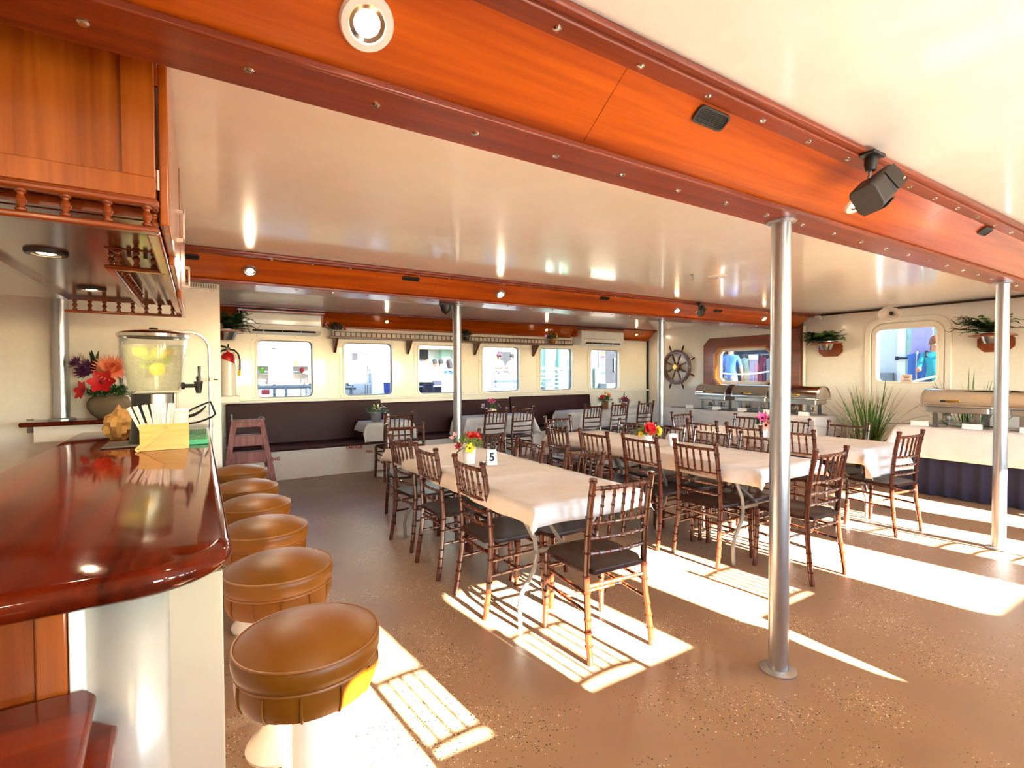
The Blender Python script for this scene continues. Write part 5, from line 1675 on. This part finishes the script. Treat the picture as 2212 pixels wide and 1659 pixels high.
# paper sign stuck in the end door window
sg = thing('door_notice', 'small pinkish notice at the bottom of the end door window', 'sign', (8.415, 3.04, 1.345))
MB().box((0, 0, 0), (.003, .13, .115)).build('sheet', mat('pinkish_paper', '#e4cfc2', .8), sg)
for k, w in enumerate((.085, .06, .055, .09)):
    MB().box((-.0022, 0, .035 - k * .022), (.0012, w, .009)).build('print_line', mat('faded_red_print', '#7a3a34', .8), sg)

# ---------------------------------------------------------------- outside: dock, boats, shops and people
OUT = {k: mat('out_' + k, c, .75) for k, c in {'wall': '#b9bdb6', 'mint': '#8fae9c', 'green': '#5c8c72', 'dark': '#1c1c22', 'grey': '#70767c', 'deck': '#958d80', 'white': '#cfcfcc', 'blue': '#163a8c', 'sky': '#2a86bc', 'yellow': '#c8a010', 'red': '#a81822', 'navy': '#10162e', 'lime': '#6cae1a', 'teal': '#12828c', 'lilac': '#958ab0', 'beige': '#b4a48a', 'pink': '#b8605e', 'wine': '#6e2436', 'jean': '#2f5a9c', 'trouser': '#74706a', 'skin': '#a87656', 'skindk': '#6a4430', 'hairdk': '#140e0c', 'hairrd': '#7a4420', 'plank': '#8c7c66'}.items()}
def ext(name, label, cat, mbs, loc=(0, 0, 0), group=None):
    t = thing(name, label, cat, loc, group=group)
    for nm, mb, m in mbs:
        mb.build(nm, m, t)
    return t
struct('floor_dock', MB().box2((-14, 8.6, -.9), (40, 60, -.62)).box2((9.1, -30, -.9), (40, 8.6, .40)), OUT['deck'])
struct('floor_water', MB().box2((-30, -60, -1.6), (60, 60, -1.45)), mat('harbour_water', '#3c5a64', .12))
struct('floor_deck', MB().box2((WX0 - 3, -4.6, -.12), (9.0, WY0 - .1, -.04)), mat('grey_deck_paint', '#6a6660', .5))

def rail(name, label, x0, x1, y, z0, zs, posts, m, r=.028, cat='railing'):
    t = thing(name, label, cat, (0, 0, 0))
    for z in zs: MB().cyl((x0, y, z), (x1, y, z), r, n=10).build('rail', m, t)
    for k in range(posts):
        x = x0 + (x1 - x0) * k / (posts - 1)
        MB().cyl((x, y, z0), (x, y, zs[0]), r * 1.1, n=10).build('post', m, t)
    return t
# seen through the first window: pale stall with a post, a rail and hanging goods
st1 = thing('market_stall', 'bright white stall front with shelves seen through the first window', 'stall', (0, 0, 0))
MB().box2((-1.2, 12.6, -.62), (2.25, 12.75, 2.9)).build('back_wall', OUT['white'], st1)
MB().box2((-1.2, 10.95, 1.96), (2.25, 11.15, 2.06)).build('fascia', OUT['grey'], st1)
for x in (.25, 1.27, 2.2):
    MB().box2((x - .02, 11.0, -.62), (x + .03, 11.06, 1.96)).build('post', OUT['grey'], st1)
for z in (1.62, 1.44, 1.2):
    MB().box2((.35, 12.3, z), (2.24, 12.6, z + .02)).build('shelf', OUT['beige'], st1)
for i, (c, x, z, k, lab) in enumerate((('yellow', .62, 1.64, 0, 'yellow jar at the left of the top stall shelf'), ('navy', .98, 1.22, 1, 'dark navy carton on the bottom stall shelf'), ('lime', 1.20, 1.46, 2, 'lime green ornament on the middle stall shelf'), ('dark', 1.36, 1.22, 1, 'black carton left of the stall post'), ('yellow', 1.52, 1.64, 2, 'yellow ornament on the top stall shelf'), ('grey', 1.62, 1.22, 0, 'grey jar on the bottom stall shelf'), ('lime', 1.90, 1.64, 0, 'lime green jar at the right of the top stall shelf'), ('red', 2.02, 1.46, 2, 'red ornament on the middle stall shelf'), ('pink', 2.12, 1.22, 0, 'pink jar at the right of the bottom stall shelf'))):
    h, w = (.13, .12, .14)[k], (.07, .16, .1)[k]
    g = thing('stall_goods', lab, 'goods', (x, 12.42, z), group='goods on the white stall')
    if k == 0: MB().lathe([(.0001, 0), (w * .5, 0), (w * .5, h * .6), (w * .2, h * .8), (w * .2, h), (.0001, h)], n=12).build('jar', OUT[c], g)
    elif k == 1: MB().box((0, 0, h / 2), (w, .1, h)).build('carton', OUT[c], g, bev=.004)
    else: MB().ball((0, 0, h / 2), h / 2, 10, (.7, .7, 1)).build('ornament', OUT[c], g)
rail('dock_rail', 'pale blue-grey rail outside the first window', -.5, 2.4, 10.6, -.62, (1.19, .75), 4, OUT['grey'])
ext('red_sign', 'small red sign below the rail outside the first window', 'sign', [('board', MB().box2((1.0, 10.50, 1.06), (1.13, 10.52, 1.145)), OUT['red']), ('frame', MB().box2((.99, 10.52, 1.05), (1.14, 10.54, 1.155)), OUT['white'])])
ext('dark_barrel', 'small dark drum by the right edge of the first window', 'drum', [('drum', MB().lathe([(.0001, 0), (.06, 0), (.07, .06), (.06, .15), (.0001, .15)], (1.93, 10.7, 1.22), 14), OUT['dark']), ('lid', MB().lathe([(.0001, .15), (.07, .15), (.05, .18), (.0001, .19)], (1.93, 10.7, 1.22), 14), OUT['navy']), ('stand', MB().box2((1.85, 10.62, -.62), (2.01, 10.78, 1.22)), OUT['white'])])
# second window: white boat cabin with a ladder, table, bottle and blue bin
bt = thing('white_boat', 'white cabin boat with a tall dark side window outside the second window', 'boat', (0, 0, 0))
MB().prism([(2.35, -.3), (3.12, -.3), (3.10, 1.55), (3.02, 1.88), (2.86, 2.06), (2.35, 2.12)], XZ(10.5), 0, 2.2).build('cabin', OUT['white'], bt, bev=.03, seg=3)
MB().prism([(2.68, 1.50), (2.79, 1.50), (2.79, 1.88), (2.675, 1.87)], XZ(10.5), -.012, .01).build('window', OUT['dark'], bt)
MB().prism([(2.88, 1.84), (3.08, 1.86), (3.02, 1.95), (2.90, 2.0)], XZ(10.45), 0, .08).build('brow', OUT['grey'], bt)
MB().prism([(2.98, 1.48), (3.05, 1.48), (3.05, 1.62), (2.98, 1.62)], XZ(10.49), 0, .02).build('panel', OUT['grey'], bt)
MB().box2((2.32, 10.6, -1.2), (5.2, 13.3, .10)).build('hull', OUT['white'], bt, bev=.05)
MB().box2((2.4, 12.7, .10), (5.0, 12.8, 2.4)).build('wheelhouse', OUT['white'], bt)
ld_ = thing('boat_ladder', 'thin metal boarding ladder against the white boat', 'ladder', (0, 0, 0))
for x in (2.90, 3.0):
    MB().cyl((x, 10.32, -.3), (x, 10.36, 1.78), .012, n=8).build('rail', M['steeldark'], ld_)
for k in range(7):
    MB().cyl((2.90, 10.33, -.1 + k * .27), (3.0, 10.33, -.1 + k * .27), .008, n=8).build('rung', M['steeldark'], ld_)
ext('yellow_float', 'yellow float hanging on the boat cabin', 'float', [('float', MB().ball((2.855, 10.475, 1.60), .028, 10, (1, 1, 1.3)), OUT['yellow']), ('rope', MB().tube([(2.855, 10.475, 1.56), (2.852, 10.48, 1.48)], .012, 6), OUT['hairrd'])])
tb = thing('deck_table', 'white folding table on the boat deck outside the second window', 'table', (0, 0, 0))
MB().box2((2.55, 9.95, 1.225), (2.92, 10.30, 1.25)).build('table_top', OUT['white'], tb)
for x in (2.58, 2.88):
    MB().cyl((x, 10.1, .1), (x, 10.1, 1.225), .014, n=8).build('leg', OUT['grey'], tb)
ext('spray_bottle', 'sky-blue spray bottle on the white deck table', 'bottle', [('bottle', MB().lathe([(.0001, 0), (.022, 0), (.022, .055), (.010, .075), (.0001, .075)], (2.80, 10.08, 1.25), 12), OUT['sky']), ('spray_head', MB().box((2.80, 10.07, 1.338), (.018, .04, .022)), OUT['white'])])
ext('office_chair', 'grey-backed chair beside the white deck table', 'chair', [('back', MB().prism(rrect(2.53, 2.62, 1.20, 1.40, .04), XZ(10.35), 0, .03), OUT['dark']), ('seat', MB().box2((2.50, 10.15, 1.13), (2.66, 10.36, 1.16)), OUT['dark']), ('column', MB().cyl((2.58, 10.25, .1), (2.58, 10.25, 1.13), .02, n=10), OUT['grey'])])
ext('blue_bin', 'blue plastic bin on the deck at the right of the second window', 'bin', [('bin', MB().lathe([(.0001, -.05), (.065, -.05), (.085, .21), (.09, .215), (.08, .215), (.06, -.03), (.0001, -.03)], (3.30, 10.15, 1.05), 18), OUT['blue']), ('stand', MB().cyl((3.30, 10.15, .1), (3.30, 10.15, 1.0), .05, n=10), OUT['white'])])

# people -------------------------------------------------------------
def person(label, loc, rz, shirt, trouser, skin, hair, pose='stand', longhair=False, cap=None, s=1.0):
    sit = pose == 'sit'
    hip = .52 if sit else .92
    J = {'pelvis': ((0, 0, hip), .125), 'waist': ((0, -.005, hip + .18), .115), 'chest': ((0, .0, hip + .38), .135), 'neck': ((0, .01, hip + .54), .052), 'jaw': ((0, -.02, hip + .62), .070), 'crown': ((0, 0, hip + .72), .082)}
    B = [('pelvis', 'waist'), ('waist', 'chest'), ('chest', 'neck'), ('neck', 'jaw'), ('jaw', 'crown')]
    fwd = pose in ('reach', 'sit')
    for sx, n in ((-1, 'l'), (1, 'r')):
        J['sho' + n] = ((sx * .17, .01, hip + .47), .062)
        J['elb' + n] = ((sx * .24, -.02 if not fwd else -.08, hip + .20), .043)
        J['wri' + n] = ((sx * (.20 if fwd else .25), -.06 if not fwd else -.30, hip + (-.02 if not fwd else .20)), .030)
        J['han' + n] = ((sx * (.17 if fwd else .25), -.08 if not fwd else -.39, hip + (-.11 if not fwd else .22)), .034)
        J['hip' + n] = ((sx * .10, 0, hip - .06), .095)
        if sit:
            J['kne' + n] = ((sx * .12, -.42, hip - .04), .062)
            J['ank' + n] = ((sx * .12, -.40, .08), .042)
            J['toe' + n] = ((sx * .12, -.55, .04), .036)
        else:
            J['kne' + n] = ((sx * .105, -.02, hip - .46), .060)
            J['ank' + n] = ((sx * .11, .02, .08), .042)
            J['toe' + n] = ((sx * .12, -.13, .04), .036)
        B += [('chest', 'sho' + n), ('sho' + n, 'elb' + n), ('elb' + n, 'wri' + n), ('wri' + n, 'han' + n), ('pelvis', 'hip' + n), ('hip' + n, 'kne' + n), ('kne' + n, 'ank' + n), ('ank' + n, 'toe' + n)]
    def region(c):
        if c.z > hip + .515 and abs(c.x) < .12: return 0
        if c.z > hip + .0 and not (sit and c.y < -.2):
            if abs(c.x) > .205 and c.z < hip + .27: return 0
            if c.y < -.12: return 0
            return 1
        if c.y < -.22 and c.z > hip + .12: return 0
        if abs(c.x) > .20 and c.z > hip - .25 and not sit: return 0
        if c.z < .10: return 3
        return 2
    me = person_mesh(J, B, 'pelvis', region, [OUT[skin], OUT[shirt], OUT[trouser], OUT['dark']])
    t = thing('person', label, 'person', loc, rz)
    t.scale = (s, s, s)
    o = bpy.data.objects.new('body', me); C.objects.link(o); o.parent = t
    hz = hip + .70
    h = MB().ball((0, .018, hz + .02), .108, 14, (.92, 1.0, 1.02))
    if longhair: h.tube([(0, .06, hz + .02), (0, .085, hz - .12), (0, .09, hz - .30)], [.085, .095, .06], 12)
    hv = h.build('hair', OUT[hair], t)
    if cap:
        MB().lathe([(.10, 0), (.105, .02), (.09, .08), (.05, .11), (.0001, .12)], (0, 0, hz + .02), 16).box((0, -.12, hz + .03), (.12, .10, .012)).build('cap', OUT[cap], t)
    f = MB()
    for sx in (-1, 1): f.ball((sx * .034, -.098, hz - .02), .011, 8)
    f.build('eyes', OUT['dark'], t)
    MB().ball((0, -.112, hz - .045), .014, 8, (.8, 1, 1.3)).build('nose', OUT[skin], t)
    MB().box((0, -.098, hz - .085), (.045, .012, .010)).build('mouth', OUT['wine'], t, bev=.003)
    for sx in (-1, 1): MB().ball((sx * .098, .01, hz - .03), .022, 8, (.4, .8, 1.3)).build('ear', OUT[skin], t)
    return t
pf = .72   # raised dock beyond the boat
qd = thing('quay_platform', 'raised quay platform carrying the people outside the middle windows', 'platform', (0, 0, 0))
MB().box2((4.4, 13.4, .60), (18, 17.6, pf)).build('deck_slab', OUT['deck'], qd)
MB().box2((4.4, 13.42, -.62), (18, 17.5, .60)).build('bulkhead_wall', OUT['beige'], qd)
bn = thing('quay_bench', 'long slatted bench where people sit outside the third window', 'bench', (0, 0, pf))
MB().box2((5.2, 14.2, .43), (6.75, 14.6, .47)).build('seat_board', OUT['plank'], bn)
for x in (5.35, 6.6): MB().box2((x - .03, 14.25, 0), (x + .03, 14.55, .43)).build('leg', OUT['grey'], bn)
for (x, lab, sh_, hr, sk, lh, k) in ((5.62, 'seated person in a pale teal shirt, leftmost outside the third window', 'mint', 'hairdk', 'skin', False, None), (5.88, 'seated person in a lilac shirt, second from the left outside the third window', 'lilac', 'hairrd', 'skin', False, None), (6.10, 'seated person in a white shirt at the centre of the third window', 'white', 'hairdk', 'skindk', False, None), (6.31, 'seated person in a lime green shirt outside the third window', 'lime', 'hairdk', 'skin', False, None), (6.56, 'seated person with long dark hair in a blue top outside the third window', 'blue', 'hairdk', 'skindk', True, None)):
    person(lab, (x, 14.22, pf - .02), R(200 if lh else 8 * (x - 6)), sh_, 'trouser', sk, hr, 'sit', lh, k, .88)
person('standing person in a cap and a white shirt outside the fourth window', (8.30, 14.1, pf), R(12), 'lilac', 'navy', 'skindk', 'hairdk', 'reach', False, 'wine', .79)
person('standing person in a white shirt facing left outside the fourth window', (8.72, 13.98, pf - .0), R(-62), 'white', 'trouser', 'skin', 'hairdk', 'reach', False, None, .78)
person('person in a teal cap and dark shirt at the left of the fourth window', (7.80, 14.5, pf), R(30), 'navy', 'dark', 'skindk', 'hairdk', 'stand', False, 'teal', .72)
rail('quay_rail', 'white double rail in front of the seated people', 4.6, 9.2, 13.3, -.62, (1.55, 1.28, 1.02), 8, OUT['white'], .03)
bd = thing('harbour_building', 'pale green and white harbour building behind the people', 'building', (0, 0, 0))
MB().box2((3.6, 18.0, -.62), (24, 18.3, 6.5)).build('facade', OUT['wall'], bd)
for x in (5.9, 7.9, 9.6, 11.6, 13.6, 16.0):
    MB().box2((x, 17.7, -.62), (x + .35, 18.0, 6.5)).build('pilaster', OUT['mint'], bd)
for (x, z0, z1) in ((6.7, 1.7, 2.7), (8.5, .6, 2.5), (10.4, 1.4, 2.4), (12.4, .72, 2.6), (14.6, .72, 2.6)):
    f = MB().ring(rrect(x, x + .8, z0, z1, .02), rrect(x + .06, x + .74, z0 + .06, z1 - .06, .01), XZ(17.92), 0, .08).build('window', OUT['white'], bd)
    MB().prism(rrect(x + .05, x + .75, z0 + .05, z1 - .05, .01), XZ(17.97), 0, .02).build('pane', OUT['dark'], f)
MB().box2((5.4, 17.0, 2.35), (9.4, 18.0, 2.5)).build('awning', OUT['beige'], bd)
ext('fender_tube', 'white inflatable boat tube with red stripes outside the third window', 'float', [('tube', MB().tube([(3.9, 11.6, 1.36), (4.5, 11.5, 1.40), (4.85, 11.5, 1.44), (5.0, 11.5, 1.42)], [.09, .10, .08, .03], 14), OUT['white']), ('stripe', MB().tube([(4.0, 11.5, 1.30), (4.7, 11.41, 1.36)], .012, 6), OUT['red'])])
ext('dark_bollard', 'dark blue rope-wrapped bollard outside the third window', 'bollard', [('post', MB().lathe([(.0001, 0), (.12, 0), (.12, 1.6), (.10, 2.0), (.0001, 2.02)], (4.56, 11.0, -.62), 18), OUT['navy']), ('rope_turns', MB().tube([(4.56 + .125 * math.cos(i * .5), 11.0 + .125 * math.sin(i * .5), .9 + i * .006) for i in range(60)], .014, 6), OUT['navy'])])
cr_ = thing('blue_crate', 'stacked blue-grey crates with white bars outside the third window', 'crate', (0, 0, 0))
MB().box2((4.05, 11.35, .6), (5.05, 11.7, 1.30)).build('crate', OUT['navy'], cr_)
for z in (.78, .95, 1.12, 1.27): MB().box2((4.03, 11.33, z), (5.07, 11.35, z + .03)).build('bar', OUT['white'], cr_)
wp = thing('panel_fence', 'sunlit white panel fence outside the third and fourth windows', 'fence', (0, 0, 0))
for i in range(4):
    MB().box2((4.75 + i * .72, 11.9, -.3), (5.43 + i * .72, 11.94, 1.42)).build('panel', OUT['white'], wp)
for i in range(5):
    MB().box2((4.71 + i * .72, 11.87, -.62), (4.75 + i * .72, 11.97, 1.46)).build('post', OUT['grey'], wp)
gw = thing('gangway_rail', 'white tubular gangway rail with a rounded end outside the fifth window', 'railing', (0, 0, 0))
MB().tube([(6.9, 11.0, 1.56), (8.20, 11.0, 1.58), (8.32, 11.0, 1.56), (8.40, 11.0, 1.48), (8.42, 11.0, 1.36), (8.43, 11.0, -.62)], .035, 12).build('hoop', OUT['white'], gw)
for z in (1.42, 1.31, 1.20, 1.09, .98):
    MB().cyl((6.9, 11.0, z), (8.42, 11.0, z), .020, n=8).build('rail', OUT['white'], gw)
ext('green_column', 'mint green round column outside the fifth window', 'column', [('shaft', MB().lathe([(.0001, 0), (.20, 0), (.19, 1.0), (.16, 2.6), (.155, 2.85), (.0001, 2.85)], (9.32, 12.1, -.62), 22), OUT['green']), ('capital', MB().lathe([(.15, 2.78), (.17, 2.85), (.17, 3.6), (.0001, 3.6)], (9.32, 12.1, -.62), 22), OUT['blue']), ('rope', MB().tube([(9.05, 11.95, 1.55), (9.2, 11.88, 1.56), (9.5, 11.9, 1.60), (9.75, 12.0, 1.66)], .025, 8), OUT['white'])])
ext('grey_post', 'square grey-green post left of the green column', 'column', [('shaft', MB().box2((9.30, 13.0, -.62), (9.62, 13.3, 4)), OUT['mint']), ('edge', MB().box2((9.62, 12.98, -.62), (9.72, 13.3, 4)), OUT['grey'])])
ext('lime_bag', 'lime green bag behind the gangway rail', 'bag', [('bag', MB().ball((7.85, 11.25, 1.20), .13, 12, (.8, .8, 1.2)), OUT['lime']), ('stand', MB().box2((7.72, 11.15, -.62), (7.98, 11.38, 1.06)), OUT['grey']), ('strap', MB().tube([(7.78, 11.2, 1.32), (7.85, 11.2, 1.42), (7.92, 11.2, 1.32)], .012, 6), OUT['green'])])
sh6 = thing('shop_doorway', 'dark shop doorway with signs outside the last window', 'doorway', (0, 0, 0))
MB().box2((11.9, 14.05, pf), (15.5, 14.2, 3.5)).build('door_wall', OUT['wall'], sh6)
MB().box2((12.78, 13.98, .74), (13.9, 14.06, 2.6)).build('opening', OUT['dark'], sh6)
MB().box2((12.50, 13.94, 1.0), (12.76, 14.0, 2.4)).build('sign_post', OUT['white'], sh6)
for z, c in ((2.13, 'yellow'), (1.99, 'red'), (1.70, 'sky'), (1.60, 'green'), (1.40, 'blue')):
    MB().box2((12.53, 13.92, z), (12.74, 13.95, z + .085)).build('sign_panel', OUT[c], sh6)
MB().box2((13.18, 13.9, 1.5), (13.38, 13.93, 2.0)).build('notice', OUT['lilac'], sh6)
MB().box2((12.24, 13.9, .9), (12.46, 14.0, 1.62)).build('side_screen', mat('dark_green_screen', '#3c4a44', .7), sh6)
MB().box2((12.4, 13.45, pf), (13.9, 13.9, 1.06)).build('step', OUT['grey'], sh6)
# end-wall side: clothes shop, person with trousers, woman with backpack
shp = thing('clothes_shop', 'shop front with clothes racks outside the octagonal window', 'shop', (0, 0, 0))
MB().box2((11.9, 4.8, -.62), (12.1, 9.4, 3.2)).build('shop_wall', OUT['dark'], shp)
MB().cyl((11.15, 6.55, 1.86), (11.15, 7.75, 1.86), .015, n=8).build('clothes_rail', M['steeldark'], shp)
for y in (6.55, 7.75): MB().cyl((11.15, y, -.62), (11.15, y, 1.86), .018, n=8).build('rail_post', M['steeldark'], shp)
def garment(y, c, w, top, bot, lab, x=11.15):
    g = thing('hanging_garment', lab, 'clothes', (x, y, 0), group='clothes on the rack outside')
    mb = MB(); k = 10
    vs = []
    for z, ww in ((top, w * .25), (top - .03, w * .5), (top - .12, w * .46), ((top + bot) / 2, w * .5), (bot, w * .62)):
        for i in range(k + 1):
            u = -1 + 2 * i / k
            vs.append((.02 * math.sin(i * 2.1) * (top - z + .1), u * ww, z - .02 * abs(u) * (z > top - .02)))
    mb.add(vs, [(r * (k + 1) + i, r * (k + 1) + i + 1, (r + 1) * (k + 1) + i + 1, (r + 1) * (k + 1) + i) for r in range(4) for i in range(k)], True)
    o = mb.build('cloth', OUT[c], g, ang=1.5)
    so = o.modifiers.new('t', 'SOLIDIFY'); so.thickness = .012
    MB().tube([(0, 0, top - .01), (0, 0, top + .03), (0, .02, top + .045)], .005, 6).build('hanger', M['steeldark'], g)
for y, c, w, t_, b_, lab in ((7.30, 'mint', .22, 1.80, 1.45, 'mint top on the rack, leftmost garment in the octagonal window'), (7.24, 'beige', .24, 1.50, .6, 'cream skirt below the mint top on the rack'), (7.06, 'lilac', .22, 1.82, .7, 'pale printed dress on the rack left of the red one'), (6.97, 'pink', .14, 1.66, .7, 'coral-red patterned scarf on the clothes rack'), (6.86, 'wine', .22, 1.82, .75, 'wine-red wrap dress on the clothes rack'), (6.79, 'navy', .12, 1.60, .7, 'navy dress beside the wine-red one'), (6.66, 'grey', .2, 1.78, .7, 'pale grey dress at the right end of the rack')):
    garment(y, c, w, t_, b_, lab)
ext('white_board', 'white notice board over the rack outside', 'sign', [('board', MB().box2((11.05, 6.9, 1.74), (11.07, 7.12, 1.86)), OUT['white']), ('frame', MB().box2((11.07, 6.89, 1.73), (11.085, 7.13, 1.87)), OUT['grey'])])
person('person in a blue shirt and grey trousers, head cut off by the octagonal window', (10.8, 7.42, .402), R(100), 'jean', 'trouser', 'skin', 'hairdk', 'stand')
ext('mooring_rope', 'pale mooring rope sagging across the octagonal window', 'rope', [('rope', MB().tube([(9.75, 7.3 - k * .16, 1.42 + .09 * ((k - 5) / 5) ** 2 - .02) for k in range(11)], .016, 8), OUT['white']), ('knot', MB().ball((9.75, 7.3, 1.50), .035, 8), OUT['white']), ('stanchion', MB().cyl((9.75, 7.34, .40), (9.75, 7.34, 1.54), .025, n=10).cyl((9.75, 5.66, .40), (9.75, 5.66, 1.54), .025, n=10), M['steeldark'])])
shd = thing('shop_door', 'pale green shop door with a long handle outside the end door', 'doorway', (0, 0, 0))
MB().box2((11.5, 1.5, -.62), (11.65, 5.2, 3.4)).build('wall', OUT['wall'], shd)
MB().box2((11.42, 4.15, -.62), (11.5, 4.28, 2.9)).build('door_post', OUT['white'], shd)
MB().box2((11.44, 3.2, -.62), (11.5, 4.15, 2.9)).build('door_leaf', OUT['mint'], shd)
MB().cyl((11.36, 3.95, 1.70), (11.36, 4.25, 1.70), .018, n=8).box((11.38, 4.27, 1.70), (.05, .04, .07)).build('handle', OUT['navy'], shd)
MB().box2((11.2, 4.35, 1.16), (11.5, 4.6, 1.42)).build('white_box', OUT['grey'], shd)
MB().cyl((11.1, 3.3, 2.345), (11.1, 4.2, 2.345), .012, n=8).cyl((11.1, 3.35, 2.345), (11.46, 3.35, 2.345), .012, n=8).cyl((10.95, 3.80, .40), (10.95, 3.80, 1.80), .015, n=8).cyl((10.95, 3.8, .40), (10.95, 3.8, .42), .15, n=16).build('garment_rail', M['steeldark'], shd)
garment(3.78, 'lilac', .34, 2.30, 1.6, 'pale lilac cloth hanging outside the end door', 11.1)
garment(3.80, 'jean', .30, 1.78, .7, 'blue to white dress on a stand outside the end door', 10.95)
wm = person('woman seen from behind in a turquoise top with a black backpack outside the end door', (10.55, 3.40, .402), R(-78), 'teal', 'navy', 'skin', 'hairrd', 'reach', True, None, .95)
bp_ = MB().prism(rrect(-.15, .15, 1.02, 1.42, .06), lambda u, v, h: (u, .12 + h, v), 0, .12).tube([(-.12, .12, 1.40), (-.13, .0, 1.46), (-.12, -.12, 1.36)], .02, 8).tube([(.12, .12, 1.40), (.13, .0, 1.46), (.12, -.12, 1.36)], .02, 8)
bpo = bp_.build('backpack', OUT['dark'], wm, bev=.015)
MB().ball((.05, .26, 1.12), .05, 10, (1, .4, 1)).build('keyring_pouch', OUT['lime'], bpo)
ext('gang_rope', 'twisted white rope rising to the right outside the end door', 'rope', [('rope', MB().tube([(9.6, 3.5 - k * .06, 1.25 + k * .018) for k in range(11)], .018, 8), OUT['white']), ('shackle', MB().ball((9.6, 3.5, 1.25), .025, 8), M['steeldark']), ('stanchion', MB().cyl((9.6, 3.53, .40), (9.6, 3.53, 1.27), .025, n=10).cyl((9.6, 2.86, .40), (9.6, 2.86, 1.46), .025, n=10), M['steeldark'])])
